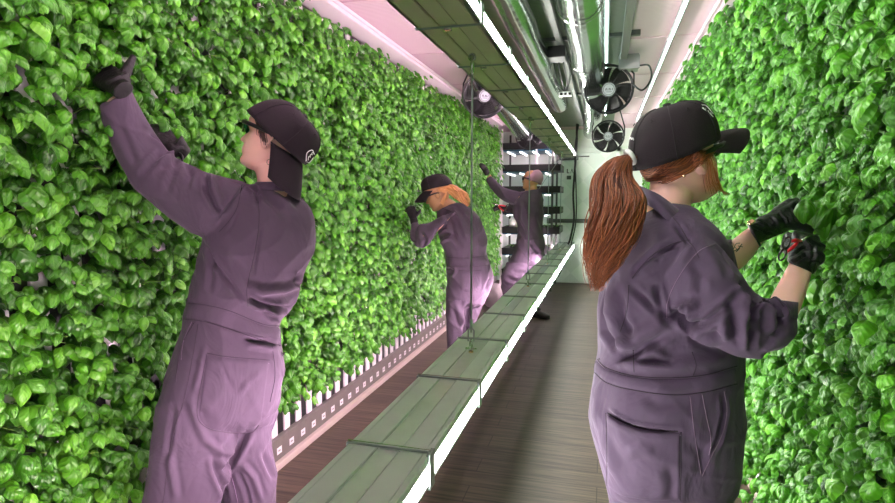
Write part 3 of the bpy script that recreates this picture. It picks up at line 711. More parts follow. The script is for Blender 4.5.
def cap_obj(M, s, parent, back=False, brimlen=.072, name='cap', peak=.0, hh=.122, sag=.40):
    """baseball cap: six-panel crown, brim, button; back=True wears it the wrong way round"""
    bm = bmesh.new(); sg = -1 if back else 1; n = 48; rows = []
    tiltf = (lambda x: .012*x/.1)
    for i in range(15):
        ph = i/14*PI/2; r = []
        for k in range(n):
            t = 2*PI*k/n; X = .108*math.cos(t)*math.cos(ph)**.60; Y = .088*math.sin(t)*math.cos(ph)**.60
            Z = .004+hh*math.sin(ph)**.95+(.018*math.cos(t)*sg+.004)*math.cos(ph)
            X += -.002; rid = -.0012*math.exp(-((abs(math.sin(3*t)))/.10)**2)
            Zb = (.0 if i else -.0)
            r.append(bm.verts.new(M @ (Vector((X*(1+rid*8)-.004, Y*(1+rid*8), Z+Zb+.006*math.sin(3*t+1)*math.sin(ph)*math.cos(ph)*0))*s)))
        rows.append(r)
    for a, b in zip(rows, rows[1:]):
        for k in range(n): bm.faces.new((a[k], a[(k+1) % n], b[(k+1) % n], b[k]))
    bmesh.ops.remove_doubles(bm, verts=bm.verts[:], dist=.0004)
    bmesh.ops.recalc_face_normals(bm, faces=bm.faces); bmesh.ops.solidify(bm, geom=bm.faces[:], thickness=.003)
    crown = bmo(name, bm, M_CAP, parent, True)
    bm = bmesh.new(); G = []
    for i in range(9):
        row = []
        for j in range(17):
            a = (-1+2*j/16)*1.18; e = i/8
            base = Vector((.104*math.cos(a), .086*math.sin(a), 0)); ext = brimlen*e*math.cos(a*.62)**.8
            x = base.x+ext; y = base.y*(1-.10*e)
            z = .024*math.cos(a)+.003-sag*y*y/.086*1.0*(.4+.6*e)-peak*ext-.5*ext*ext/.07*.3
            row.append(bm.verts.new(M @ (Vector((sg*(x-.006), y, z))*s)))
        G.append(row)
    for i in range(8):
        for j in range(16): bm.faces.new((G[i][j], G[i+1][j], G[i+1][j+1], G[i][j+1]))
    bmesh.ops.recalc_face_normals(bm, faces=bm.faces); bmesh.ops.solidify(bm, geom=bm.faces[:], thickness=.004)
    bmo('brim', bm, M_CAP, crown, True)
    bm = bmesh.new(); r = bmesh.ops.create_uvsphere(bm, u_segments=14, v_segments=8, radius=1)
    for v in r['verts']: v.co = M @ (Vector((-.006+v.co.x*.009, v.co.y*.009, hh+.006+v.co.z*.004))*s)
    bmo('button', bm, M_CAPD, crown, True)
    for k in range(6):
        t = PI*k/3+PI/6*0; pts = []
        for i in range(14):
            ph = i/14*PI/2; pts.append(M @ (Vector(((.1085*math.cos(t))*math.cos(ph)**.60-.006, .0885*math.sin(t)*math.cos(ph)**.60, .0045+hh*math.sin(ph)**.95+(.018*math.cos(t)*sg+.004)*math.cos(ph)))*s))
        tubeo('panel_seam', pts, .0011*s, M_CAPD, crown, 6)
    for k in range(6):
        t = PI*k/3+PI/6; ph = .95
        p = M @ (Vector((.110*math.cos(t)*math.cos(ph)**.60-.006, .090*math.sin(t)*math.cos(ph)**.60, .0055+hh*math.sin(ph)**.95+(.018*math.cos(t)*sg+.004)*math.cos(ph)))*s)
        bm = bmesh.new(); ring_tor(bm, p, p-(M @ Vector((0, 0, .03))), .0028*s, .0009*s, 12, 5); bmo('eyelet', bm, M_CAPD, crown, True)
    return crown
def glasses(M, s, parent, lens):
    bm = bmesh.new()
    for sy in (-1, 1): tube(bm, [M @ (Vector(p)*s) for p in ((.088, sy*.066, .010), (.06, sy*.077, .008), (.02, sy*.081, .004), (-.01, sy*.080, .0), (-.03, sy*.076, -.012))], [.0075*s, .0068*s, .006*s, .005*s, .003*s], 8)
    tube(bm, [M @ (Vector((.108-.42*y*y/.064, y, .016))*s) for y in np.linspace(-.064, .064, 13)], .0038*s, 8)
    f = bmo('sunglasses', bm, M_BLKG, parent, True)
    for sy in (-1, 1):
        bm = bmesh.new(); G = []
        for i in range(8):
            row = []
            for j in range(6):
                y = sy*(.006+.057*i/7); z = .016-.036*j/5*(1-.35*(i/7)**2)*(.75+.25*min(1, i/2)); x = .109-.42*y*y/.064-.002*j/5-.004*(j/5)**2
                row.append(bm.verts.new(M @ (Vector((x, y, z))*s)))
            G.append(row)
        for i in range(7):
            for j in range(5): bm.faces.new((G[i][j], G[i+1][j], G[i+1][j+1], G[i][j+1]))
        bmesh.ops.recalc_face_normals(bm, faces=bm.faces); bmesh.ops.solidify(bm, geom=bm.faces[:], thickness=.0015)
        bmo('lens', bm, lens, f, True)

# ------------------------------------------------------------------ hands
def hand_bm(bm, M, curls, thumb, s=1.0, left=True, spread=.06, thumbdir=None, rad=1.0):
    """local +x along the fingers, +z back of the hand, thumb on side +y (left=True) or -y; curls in radians per joint"""
    sy = 1 if left else -1
    secs = [(Vector((-.045, 0, 0)), Vector((0, .029, 0)), Vector((0, 0, .021))), (Vector((-.01, 0, 0)), Vector((0, .029, 0)), Vector((0, 0, .019))),
            (Vector((.03, sy*.002, .001)), Vector((0, .038, 0)), Vector((0, 0, .0165))), (Vector((.07, 0, .002)), Vector((0, .041, 0)), Vector((0, 0, .014))), (Vector((.088, 0, .002)), Vector((0, .039, 0)), Vector((0, 0, .011)))]
    S = [(M @ (c*s), M.to_3x3() @ (a*s), M.to_3x3() @ (b*s)) for c, a, b in secs]; loft(bm, S, 20, 4, .3, 2.4)
    lens_ = [.068, .078, .073, .058]; by = [.030, .0105, -.0095, -.029]; bx_ = [.082, .088, .084, .075]
    for i in range(4):
        L = lens_[i]; a = 0; p = Vector((bx_[i], sy*by[i], .002)); yaw = sy*(by[i]/.03)*spread
        pts = [Vector((bx_[i]-.03, sy*by[i]*.9, .001)), p.copy()]; c3 = curls[i] if isinstance(curls[i], (tuple, list)) else (curls[i], curls[i]*1.1, curls[i]*.7)
        for f, cu in zip((.46, .30, .24), c3):
            a += cu; d = Vector((math.cos(a)*math.cos(yaw), math.sin(yaw)*math.cos(a), -math.sin(a)))
            q = p+d*L*f; pts.append((p+q)/2); pts.append(q); p = q
        R = [.0105, .0108, .0095, .0100, .0088, .0092, .0082, .0068]
        P = cr([list(q) for q in pts], 3); rr = np.interp(np.linspace(0, 1, len(P)), np.linspace(0, 1, len(R)), R)
        tube(bm, [M @ (Vector(q)*s) for q in P], [r*s*rad for r in rr], 12)
        rsp = bmesh.ops.create_uvsphere(bm, u_segments=10, v_segments=8, radius=.0068*s*rad)
        for v in rsp['verts']: v.co += M @ (Vector(P[-1])*s)
    d1 = Vector(thumbdir) if thumbdir else Vector((.62, sy*.72, -.25)); d1.normalize()
    p0 = Vector((.0, sy*.018, -.004)); p1 = Vector((.022, sy*.034, -.006)); p2 = p1+d1*.036; d2 = (d1+Vector((.35*thumb, -sy*.5*thumb, -.5*thumb))).normalized(); p3 = p2+d2*.030
    P = cr([list(q) for q in (p0, p1, p2, p3)], 5); rr = np.interp(np.linspace(0, 1, len(P)), [0, .4, .7, 1], [.014, .0145, .0115, .0085])
    tube(bm, [M @ (Vector(q)*s) for q in P], [r*s*rad for r in rr], 12)
    rsp = bmesh.ops.create_uvsphere(bm, u_segments=10, v_segments=8, radius=.0085*s*rad)
    for v in rsp['verts']: v.co += M @ (Vector(P[-1])*s)
def shoe(name, c, ang, parent, L=.27):
    bm = bmesh.new(); f = Vector((math.cos(ang), math.sin(ang), 0)); l = Vector((-f.y, f.x, 0)); c = Vector(c)
    S = [(c-f*.09+Vector((0, 0, .055)), l*.035, Vector((0, 0, .05))), (c-f*.03+Vector((0, 0, .06)), l*.040, Vector((0, 0, .058))), (c+f*.05+Vector((0, 0, .042)), l*.045, Vector((0, 0, .038))), (c+f*.12+Vector((0, 0, .034)), l*.046, Vector((0, 0, .030))), (c+f*.16+Vector((0, 0, .028)), l*.034, Vector((0, 0, .022)))]
    loft(bm, S, 20, 4, .4, 2.3); o = bmo(name, bm, M_SHOE, parent, True)
    bm = bmesh.new(); loft(bm, [(q[0]*1.0-Vector((0, 0, q[0].z-.011)), q[1]*1.06, Vector((0, 0, .010))) for q in S], 20, 4, .5, 3); bmo('sole', bm, M_BLACK, o, True)
    return o

# ------------------------------------------------------------------ workers
def person(base, label): return empty('person', base, label, 'person', 'workers in coveralls')
def comb(*p):
    v = Vector((0, 0, 0))
    for a, q in zip(p, (CR, CU, CF)): v += q*a
    return v
def tintbm(bm, marks):
    lay = bm.verts.layers.float.new('tint'); bm.verts.ensure_lookup_table(); i = 0
    for end, t in marks:
        while i < end and i < len(bm.verts): bm.verts[i][lay] = t; i += 1
def surf_strands(C, a, b, n, r, off, mt, parent, name, mid=None, jit=1.0, rnd=None, bow=.004):
    """thin hair lying on the head between two sighted edges a (roots) and b (ends)"""
    rnd = rnd or random.Random(7); A = cr(a, 12) if len(a) > 2 else np.linspace(a[0], a[1], 24); B = cr(b, 12) if len(b) > 2 else np.linspace(b[0], b[1], 24)
    bm = bmesh.new(); T0 = []
    for k in range(n):
        t = rnd.random(); i = min(len(A)-1, int(t*len(A))); j = min(len(B)-1, int(min(1, max(0, t+rnd.gauss(0, .06)))*len(B)))
        p0 = A[i]+np.array([rnd.gauss(0, jit), rnd.gauss(0, jit)]); p1 = B[j]+np.array([rnd.gauss(0, jit), rnd.gauss(0, jit)]); m_ = (p0+p1)/2+np.array([0, rnd.gauss(0, jit)])
        if mid: m_ = m_+np.array(mid)
        pts = []
        o_ = off*rnd.uniform(.4, 1.4)
        for q in cr([p0, m_, p1], 6):
            h, nn = C.hit(q[0], q[1], tuple(m_))
            if h is not None: pts.append(h+nn*o_)
        if len(pts) > 3: tube(bm, pts, [r*(.6+.4*math.sin(PI*x/(len(pts)-1))) for x in range(len(pts))], 5)
        T0.append((len(bm.verts), rnd.random()**1.3))
    tintbm(bm, T0)
    return bmo(name, bm, mt, parent, True)
def cloth(name, lofts, vox, parent, mt, folds, nz, seed, sm=6, mask=None, fr=9.0):
    bm = bmesh.new()
    for S, ex, capr in lofts: loft(bm, S, 32, 6, capr, ex)
    o = remeshed(name, bm, vox, sm, mt, parent); displace(o, folds, nz, seed, fr, mask); return o

# ---- worker 1, left foreground, back to the aisle, cap on backwards
W1 = person((-1.17, 1.56, 0), 'short haired person in mauve coveralls and backwards cap reaching high on left basil wall')
D = 1.86
arm1 = [psec(99, 107, 131, 88, 1.75, .060), psec(104, 124, 144, 113, 1.75, .062), psec(112, 148, 158, 136, 1.75, .066), psec(130, 181, 176, 157, 1.75, .070), psec(157, 209, 201, 170, 1.75, .075), psec(182, 228, 224, 176, 1.76, .085), psec(204, 238, 246, 181, 1.79, .095)]
tor1 = [psec(236, 187, 292, 190, D, .065, .03), psec(218, 196, 308, 203, D, .10, .04), psec(206, 214, 315, 216, D, .125, .05), psec(203, 232, 316, 233, D, .140, .05), psec(201, 250, 313, 252, D, .143, .05), psec(196, 270, 305, 272, D, .14, .04), psec(190, 292, 300, 292, D, .135, .04), psec(187, 306, 292, 308, D, .13, .04), psec(184, 320, 281, 323, D, .128, .04), psec(180, 335, 282, 338, D, .135, .04), psec(172, 358, 285, 360, D, .148, .04), psec(166, 380, 284, 384, D, .150, .04), psec(160, 402, 280, 406, D, .143, .04), psec(156, 420, 275, 424, D, .125, .04)]
legL1 = [psec(157, 405, 234, 412, 1.82, .10), psec(153, 435, 236, 440, 1.81, .10), psec(148, 470, 230, 474, 1.80, .098), psec(143, 503, 222, 505, 1.80, .092), psec(138, 545, 212, 547, 1.80, .085), psec(135, 590, 202, 592, 1.80, .078), psec(135, 622, 200, 624, 1.80, .075)]
legR1 = [psec(214, 408, 279, 410, 1.93, .09), psec(219, 432, 273, 434, 1.93, .09), psec(222, 460, 275, 462, 1.93, .088), psec(221, 485, 277, 487, 1.93, .085), psec(222, 512, 276, 514, 1.93, .082), psec(221, 560, 268, 562, 1.93, .075), psec(221, 604, 266, 606, 1.93, .072)]
farm1 = [psec(178, 158, 188, 176, 1.95, .045), psec(196, 174, 206, 198, 1.98, .055), psec(225, 182, 240, 215, 1.99, .07)]
f1 = comb(-.955, .27, .02); u1 = comb(.27, .955, .0); H1 = pose(at(274, 138.5, 1.84), f1, u1)
bm = bmesh.new(); head_bm(bm, H1)
loft(bm, [psec(247, 152, 280, 150, 1.845, .052), psec(254, 168, 285, 170, 1.85, .054), psec(257, 183, 290, 190, 1.86, .06), psec(250, 200, 300, 205, 1.86, .07)], 24, 5, .2)
for S, k in ((tor1[1:-1], .74), (arm1, .62), (legL1, .6), (legR1, .6), (farm1, .7)): loft(bm, scale_secs(S, k), 20, 4, .2)
loft(bm, [psec(115.5, 89, 128.5, 85, 1.752, .020), psec(114, 104, 134, 98, 1.75, .030)], 16, 4, .2)
B1 = remeshed('body', bm, .0038, 2, M_SKIN, W1, .4)
F1 = [([(150, 132), (160, 140), (172, 150), (176, 153)], -.016, .007), ([(176, 152), (168, 158), (156, 163)], .010, .010), ([(186, 160), (190, 175), (186, 190)], -.007, .008), ([(205, 174), (207, 192), (215, 208), (222, 214)], -.012, .007), ([(211, 172), (214, 190), (222, 205)], .010, .009),
      ([(163, 152), (150, 165), (138, 178)], -.007, .010), ([(178, 158), (172, 175), (165, 195)], -.006, .010), ([(118, 120), (128, 145), (136, 165)], -.004, .010), ([(245, 180), (256, 190), (258, 205)], -.012, .006), ([(254, 184), (275, 205), (290, 225)], -.006, .010), ([(262, 186), (285, 203), (300, 215)], .006, .010), ([(240, 205), (232, 225), (224, 236)], -.003, .004),
      ([(203, 240), (212, 262), (228, 282), (246, 303)], -.009, .006), ([(208, 242), (211, 265), (210, 290)], -.006, .008), ([(222, 250), (236, 275), (250, 292)], .005, .012), ([(245, 296), (258, 304), (275, 309), (292, 308)], -.020, .007), ([(247, 285), (262, 292), (285, 290), (300, 284)], .014, .012), ([(262, 308), (272, 318), (282, 318)], -.012, .006), ([(300, 272), (296, 282), (303, 288)], -.010, .006),
      ([(262, 225), (258, 245), (252, 280)], -.004, .005), ([(243, 336), (256, 341), (270, 341), (280, 345)], -.009, .006), ([(246, 344), (262, 348), (276, 350)], .008, .008), ([(205, 345), (200, 370), (193, 395)], .005, .009), ([(222, 365), (228, 380), (236, 395)], -.004, .006), ([(262, 372), (248, 382), (236, 398)], .005, .007), ([(190, 395), (196, 420), (208, 445)], .007, .012),
      ([(250, 428), (240, 445), (232, 462), (220, 474)], -.022, .010), ([(214, 455), (216, 470), (224, 490), (226, 505)], -.014, .009), ([(205, 440), (220, 452), (232, 452)], .010, .010), ([(168, 450), (172, 475), (176, 503)], .006, .010), ([(240, 462), (254, 478), (262, 503)], .009, .009), ([(236, 470), (246, 490), (250, 508)], -.010, .007), ([(262, 450), (270, 470), (275, 480)], -.008, .008), ([(176, 400), (170, 430), (166, 470)], -.004, .008)]
C1o = cloth('coveralls', [(tor1, 2.2, .25), (arm1, 2.0, .06), (legL1, 2.1, .05), (legR1, 2.1, .05), (farm1, 2.0, .1)], .0055, W1, M_CLOTH, F1, .0038, 1.0, 5)
K1 = Caster(C1o); KB1 = Caster(B1)
patch(K1, [(188, 303), (206, 305), (230, 311), (262, 324), (281, 326)], [(184, 319), (206, 322), (238, 332), (268, 342), (282, 346)], 60, 5, .0035, 0, M_CLOTH, C1o, 'waistband', (235, 325))
patch(K1, [(207, 353), (230, 357), (270, 360)], [(198, 415), (206, 427), (225, 432), (250, 433), (262, 420)], 34, 24, .0035, 0, M_CLOTH, C1o, 'back_pocket')
for pl, mt in (([(207, 353), (230, 357), (270, 360)], M_SEAM), ([(208, 357), (232, 361), (269, 363.5)], M_SEAML), ([(207, 354), (202, 380), (197, 412), (204, 426), (224, 432), (250, 433), (259, 425)], M_SEAM), ([(188, 303), (206, 305), (230, 311), (262, 324), (281, 326)], M_SEAM), ([(184, 319), (206, 322), (238, 332), (268, 342), (282, 346)], M_SEAM),
               ([(242, 181), (238, 205), (230, 220), (219, 232)], M_SEAM), ([(258, 196), (259, 222), (255, 250), (247, 288), (248, 306)], M_SEAM), ([(194, 323), (182, 345), (177, 372), (176, 382)], M_SEAM), ([(198, 324), (194, 350), (184, 400), (172, 440), (163, 503)], M_SEAM), ([(272, 345), (275, 375), (270, 402)], M_SEAM), ([(192, 322), (184, 340), (181, 360)], M_SEAML), ([(229, 470), (234, 485), (238, 503)], M_SEAML)):
    seam(K1, pl, .0011, mt, C1o, center=(235, 340))
patch(K1, [(280, 350), (284.5, 352)], [(281, 357), (284.5, 358)], 4, 4, .002, 0, M_SEAM, C1o, 'pocket_mouth')
# collar
bm = bmesh.new(); loft(bm, [psec(256, 182, 290, 182, 1.855, .062), psec(252, 189, 297, 192, 1.86, .07)], 30, 4, .02, 2); bmo('collar', bm, M_CLOTH, C1o, True)
cm = pose(at(273, 138, 1.84), comb(-.60, .80, .03), comb(.80, .60, 0)); c1 = cap_obj(cm, 1.17, W1, back=True, brimlen=.088, peak=.62, hh=.104)
glasses(pose(at(275, 137.5, 1.84), comb(-.94, .33, .02), comb(.33, .94, 0)), 1.0, W1, M_LENS)
hr = surf_strands(KB1, [(254, 114), (257, 112), (260, 116)], [(257, 120), (261, 134), (266, 145)], 120, .0010, .002, M_HAIRB, W1, 'hair', (1.0, 0), 1.2)
bm = bmesh.new(); q = [H1 @ Vector(v) for v in ((-.006, .082, -.045),)][0]
ring_tor(bm, at(269, 162, 1.765), CF*.9+CR*.4, .0085, .0011, 20, 6); bmo('hoop_earring', bm, M_CHROME, W1, True)
# glove hands
bm = bmesh.new(); hand_bm(bm, pose(at(116.5, 85, 1.728), comb(-.62, .42, .42), comb(-.25, .45, -.8)), [(.5, .6, .4), (.6, .7, .4), (.7, .7, .5), (.8, .8, .5)], .05, 1.08, left=False, thumbdir=(.42, -.9, .12), rad=1.12)
loft(bm, [psec(113.5, 93, 131.5, 86, 1.742, .027), psec(110, 87, 131, 80, 1.732, .027), psec(104, 82, 128, 72, 1.722, .026)], 18, 4, .15)
remeshed('glove', bm, .0028, 4, M_GLOVEM, W1)
bm = bmesh.new(); loft(bm, [psec(115.5, 90, 130.5, 86.5, 1.750, .026), psec(115, 87.5, 130, 84, 1.748, .026)], 18, 3, .05)
Mh = pose(at(170, 144, 1.91), comb(-.72, .66, .2), comb(.45, .5, -.7)); bm2 = bmesh.new()
bm.free(); hand_bm(bm2, Mh, [.45, .5, .6, .7], .3, 1.0, left=True, rad=1.1); loft(bm2, [psec(173, 147, 182, 135, 1.91, .026), psec(182, 161, 191, 150, 1.94, .028)], 18, 4, .1)
remeshed('glove', bm2, .003, 4, M_GLOVEM, W1)
shoe('shoe', (at(168, 635, 1.80).x, at(168, 635, 1.80).y+.03, 0), math.radians(160), W1); shoe('shoe', (at(243, 612, 1.93).x, at(243, 612, 1.93).y+.03, 0), math.radians(150), W1)
# cap badge
Kc = Caster(c1)
bd = seam(Kc, [(306, 161), (307, 153), (312, 150), (314, 154)], .0014, M_WHITE, c1, 'badge'); seam(Kc, [(307, 162), (310, 162), (315, 154)], .0014, M_WHITE, c1, 'badge')
for k in range(3): seam(Kc, [(308+2*k, 160-2.6*k), (308.6+1.6*k, 156.5-1.8*k), (310+1.6*k, 156-1.9*k)], .0012, M_WHITE, c1, 'badge')
def scissors(c, ax, up, s, label):
    e = empty('scissors', c, label, 'scissors'); ax = Vector(ax).normalized(); up = (Vector(up)-ax*Vector(up).dot(ax)).normalized(); c = Vector(c); nn = ax.cross(up)
    for sg in (-1, 1):
        o_ = nn*.003*sg
        bm = bmesh.new(); tube(bm, [c+o_+ax*.004*s, c+o_-ax*.03*s+up*sg*.015*s, c+o_-ax*.062*s+up*sg*.022*s], [.004*s, .0065*s, .0045*s], 10); bmo('handle', bm, M_RED, e, True)
        bm = bmesh.new(); ring_tor(bm, c+o_-ax*.083*s+up*sg*.024*s, nn, .020*s, .0032*s, 24, 6); bmo('finger_loop', bm, M_BLACK, e, True)
        bm = bmesh.new(); tube(bm, [c+o_, c+o_+ax*.03*s+up*sg*.004*s, c+o_+ax*.06*s+up*sg*.001*s], [.005*s, .004*s, .0015*s], 6); bmo('blade', bm, M_STEEL, e, True)
    bm = bmesh.new(); cyl(bm, c, nn, .006*s, .016*s, 12); bmo('pivot', bm, M_STEEL, e, True)
    return e
scissors(at(159, 142, 1.90), comb(-.5, .8, .1), comb(.8, .5, 0), 1.0, 'red handled scissors half hidden behind the raised arm at the left')

# ---- worker 2, right foreground, auburn ponytail
W2 = person((.16, 1.5, 0), 'person with long auburn ponytail and black cap picking at the right basil wall')
D = 1.42
tor2 = [psec(650, 206, 698, 213, D, .08, .04), psec(634, 224, 712, 229, D, .135, .06), psec(615, 250, 726, 250, D, .165, .06), psec(602, 278, 732, 278, D, .175, .06), psec(594, 305, 735, 305, D, .175, .06), psec(594, 330, 737, 332, D, .17, .06), psec(595, 350, 738, 352, D, .165, .06), psec(591, 368, 738, 370, D, .165, .06), psec(588, 390, 738, 392, D, .172, .06), psec(585, 418, 739, 422, D, .182, .06), psec(590, 442, 738, 446, D, .182, .06), psec(599, 470, 736, 472, D, .17, .06), psec(606, 495, 734, 496, D, .15, .06)]
legA = [psec(602, 475, 672, 478, 1.46, .10), psec(609, 510, 672, 512, 1.46, .098), psec(614, 580, 666, 582, 1.46, .085), psec(620, 660, 662, 662, 1.46, .072), psec(622, 742, 660, 744, 1.46, .07)]
legB = [psec(664, 478, 736, 478, 1.38, .10), psec(669, 512, 733, 512, 1.38, .098), psec(672, 590, 728, 592, 1.38, .085), psec(678, 690, 724, 692, 1.38, .072), psec(680, 770, 722, 772, 1.38, .07)]
uarm = [psec(652, 292, 700, 232, 1.325, .095, .03), psec(668, 314, 718, 246, 1.29, .090, .02), psec(688, 331, 734, 264, 1.255, .082), psec(711, 345, 747, 282, 1.23, .074), psec(738, 357, 757, 293, 1.215, .066), psec(762, 360, 774, 302, 1.215, .055)]
farm = [psec(745, 355, 786, 348, 1.22, .056), psec(750, 338, 797, 335, 1.22, .058), psec(754, 318, 798, 322, 1.235, .056), psec(757, 298, 797, 303, 1.25, .050)]
fup = [psec(690, 268, 708, 236, 1.50, .07), psec(710, 272, 722, 238, 1.535, .055), psec(728, 272, 733, 239, 1.56, .047), psec(738, 270, 731, 240, 1.57, .045)]
f2 = comb(.90, .29, .32); u2 = comb(-.30, .95, -.10); H2 = pose(at(680, 160, 1.44), f2, u2)
bm = bmesh.new(); head_bm(bm, H2)
loft(bm, [psec(652, 172, 692, 178, 1.44, .05), psec(649, 188, 692, 198, 1.435, .054), psec(646, 206, 690, 216, 1.43, .062), psec(640, 222, 700, 230, 1.43, .08)], 24, 5, .2)
for S, k in ((tor2[1:], .76), (legA, .65), (legB, .65), (uarm, .66), (fup, .8)): loft(bm, scale_secs(S, k), 20, 4, .2)
fore = [psec(754, 340, 786, 342, 1.22, .038), psec(762, 318, 795, 322, 1.235, .040), psec(771, 296, 803, 303, 1.265, .038), psec(780, 280, 808, 288, 1.305, .034), psec(789, 263, 812, 273, 1.36, .028), psec(795, 252, 816, 261, 1.39, .026)]
fore2 = [psec(722, 250, 731, 272, 1.56, .034), psec(731, 241, 742, 268, 1.57, .036), psec(742, 232, 754, 255, 1.59, .032), psec(750, 227, 762, 243, 1.61, .026), psec(762, 221, 770, 238, 1.62, .026)]
loft(bm, fore[:-1], 22, 4, .2); loft(bm, fore2, 22, 4, .2)
B2 = remeshed('body', bm, .0036, 2, M_SKIN3, W2, .4)
F2 = [([(630, 285), (647, 301), (660, 314), (668, 322)], -.009, .007), ([(668, 320), (648, 330), (628, 342), (608, 354)], .011, .013), ([(672, 332), (652, 344), (632, 354), (612, 362)], -.010, .008), ([(655, 282), (660, 303), (668, 322)], -.011, .007), ([(668, 320), (678, 313), (684, 320), (700, 333)], -.019, .008), ([(682, 308), (690, 306), (694, 312)], .013, .009), ([(684, 327), (705, 323), (725, 309), (742, 292)], -.015, .008), ([(690, 326), (702, 338), (722, 346)], .010, .008),
      ([(740, 280), (748, 288), (757, 300)], -.018, .008), ([(754, 300), (752, 312), (754, 322)], -.016, .006), ([(758, 300), (768, 312), (770, 325), (768, 335)], .012, .007), ([(762, 300), (776, 310), (784, 325)], -.010, .006), ([(770, 298), (784, 306), (790, 318)], .008, .006), ([(735, 300), (732, 318), (736, 340)], -.010, .009), ([(728, 322), (724, 332), (728, 342)], .008, .010), ([(756, 325), (750, 340), (752, 352)], -.008, .007), ([(745, 305), (742, 330), (748, 350)], .008, .008),
      ([(604, 280), (600, 305), (604, 330), (618, 352)], -.010, .007), ([(612, 285), (610, 312), (618, 335), (632, 352)], .009, .010), ([(622, 290), (622, 318), (634, 340)], -.006, .008), ([(600, 354), (634, 365), (670, 367), (705, 363), (735, 355)], .007, .012), ([(640, 352), (654, 352), (668, 358)], .009, .009), ([(636, 361), (655, 361), (674, 363)], -.010, .005),
      ([(630, 278), (645, 262), (660, 250), (684, 241)], -.008, .006), ([(655, 262), (664, 250), (678, 243)], -.007, .006), ([(676, 225), (684, 236), (690, 244)], -.010, .006), ([(700, 240), (712, 258), (722, 280)], .006, .012), ([(720, 244), (735, 262), (742, 276)], -.010, .008), ([(690, 260), (700, 275), (700, 300)], -.005, .010), ([(662, 228), (655, 250), (640, 275)], .004, .014),
      ([(606, 411), (616, 419), (632, 427), (650, 431), (680, 432)], -.012, .0045), ([(600, 380), (592, 400), (596, 430)], .006, .012), ([(600, 430), (608, 452), (618, 475)], .006, .012), ([(722, 392), (725, 412), (720, 435), (711, 456)], -.007, .005), ([(625, 455), (640, 448), (655, 452)], .004, .010), ([(668, 465), (672, 485), (670, 503)], -.006, .012), ([(684, 440), (702, 452), (702, 480)], -.004, .012), ([(640, 395), (660, 405), (690, 400)], -.003, .012)]
C2o = cloth('coveralls', [(tor2, 2.2, .25), (uarm, 2.0, .1), (farm, 2.0, .05), (fup, 2.0, .05), (legA, 2.1, .05), (legB, 2.1, .05)], .0050, W2, M_CLOTH2, F2, .0020, 4.0, 6)
K2 = Caster(C2o); KB2 = Caster(B2)
patch(K2, [(595, 357), (607, 368), (634, 376), (670, 378), (705, 375), (737, 366)], [(593, 371), (607, 383), (632, 390), (672, 395), (706, 392), (737, 384)], 70, 6, .0032, 0, M_CLOTH2, C2o, 'waistband', (665, 375))
patch(K2, [(606, 412), (618, 420), (635, 427), (655, 431), (681, 432)], [(607, 486), (620, 496), (640, 500), (660, 502), (681, 500)], 34, 30, .0035, 0, M_CLOTH2, C2o, 'back_pocket')
patch(K2, [(605, 410.5), (618, 418), (635, 425), (655, 429), (680, 430.5)], [(606, 413), (618, 421), (635, 428), (655, 432), (680, 432.5)], 30, 4, .001, 0, M_CAPD, C2o, 'pocket_mouth')
for pl, mt in (([(595, 357), (607, 368), (634, 376), (670, 378), (705, 375), (737, 366)], M_SEAM), ([(593, 371), (607, 383), (632, 390), (672, 395), (706, 392), (737, 384)], M_SEAM), ([(597, 360), (609, 371), (635, 379), (670, 381), (705, 378), (736, 369)], M_SEAML),
               ([(606, 413), (607, 450), (607, 486)], M_SEAM), ([(681, 432), (681, 465), (680, 500)], M_SEAM), ([(608, 416), (609, 450), (609, 486)], M_SEAML), ([(607, 415), (620, 424), (637, 430.5), (655, 434), (681, 435)], M_SEAML),
               ([(690, 396), (694, 430), (701, 475)], M_SEAML), ([(702, 394), (706, 415), (711, 440), (709, 455)], M_SEAML), ([(724, 391), (727, 412), (722, 435), (712, 455), (702, 476)], M_SEAML),
               ([(715, 244), (698, 252), (680, 275), (668, 300), (667, 318)], M_SEAML), ([(632, 279), (640, 268), (654, 254), (672, 244), (690, 240)], M_SEAM), ([(629, 285), (627, 310), (620, 332)], M_SEAM), ([(633, 350), (634, 372)], M_SEAM), ([(692, 352), (696, 365), (693, 376)], M_SEAM), ([(668, 212), (680, 226), (688, 240), (694, 248), (699, 258)], M_SEAM),
               ([(762, 300), (780, 291), (794, 305)], M_SEAM)):
    seam(K2, pl, .0010, mt, C2o, center=(665, 380))
# shirt collar standing off the neck, rolled cuffs
def strip(name, edge_a, edge_b, th, mt, parent):
    A, Bq = cr([list(p) for p in edge_a], 8), cr([list(p) for p in edge_b], 8); bm = bmesh.new()
    va = [bm.verts.new(p) for p in A]; vb = [bm.verts.new(p) for p in Bq]; vm = [bm.verts.new((Vector(a)+Vector(b))/2) for a, b in zip(A, Bq)]
    for r, q in ((va, vm), (vm, vb)):
        for i in range(len(r)-1): bm.faces.new((r[i], r[i+1], q[i+1], q[i]))
    bmesh.ops.recalc_face_normals(bm, faces=bm.faces); bmesh.ops.solidify(bm, geom=bm.faces[:], thickness=th); return bmo(name, bm, mt, parent, True)
strip('collar', [at(640, 186, 1.47), at(650, 190, 1.37), at(664, 199, 1.345), at(680, 212, 1.35), at(694, 221, 1.38), at(703, 226, 1.42)], [at(640, 200, 1.47), at(650, 206, 1.355), at(662, 216, 1.325), at(678, 229, 1.315), at(692, 237, 1.335), at(704, 236, 1.37)], .004, M_CLOTH2, C2o)
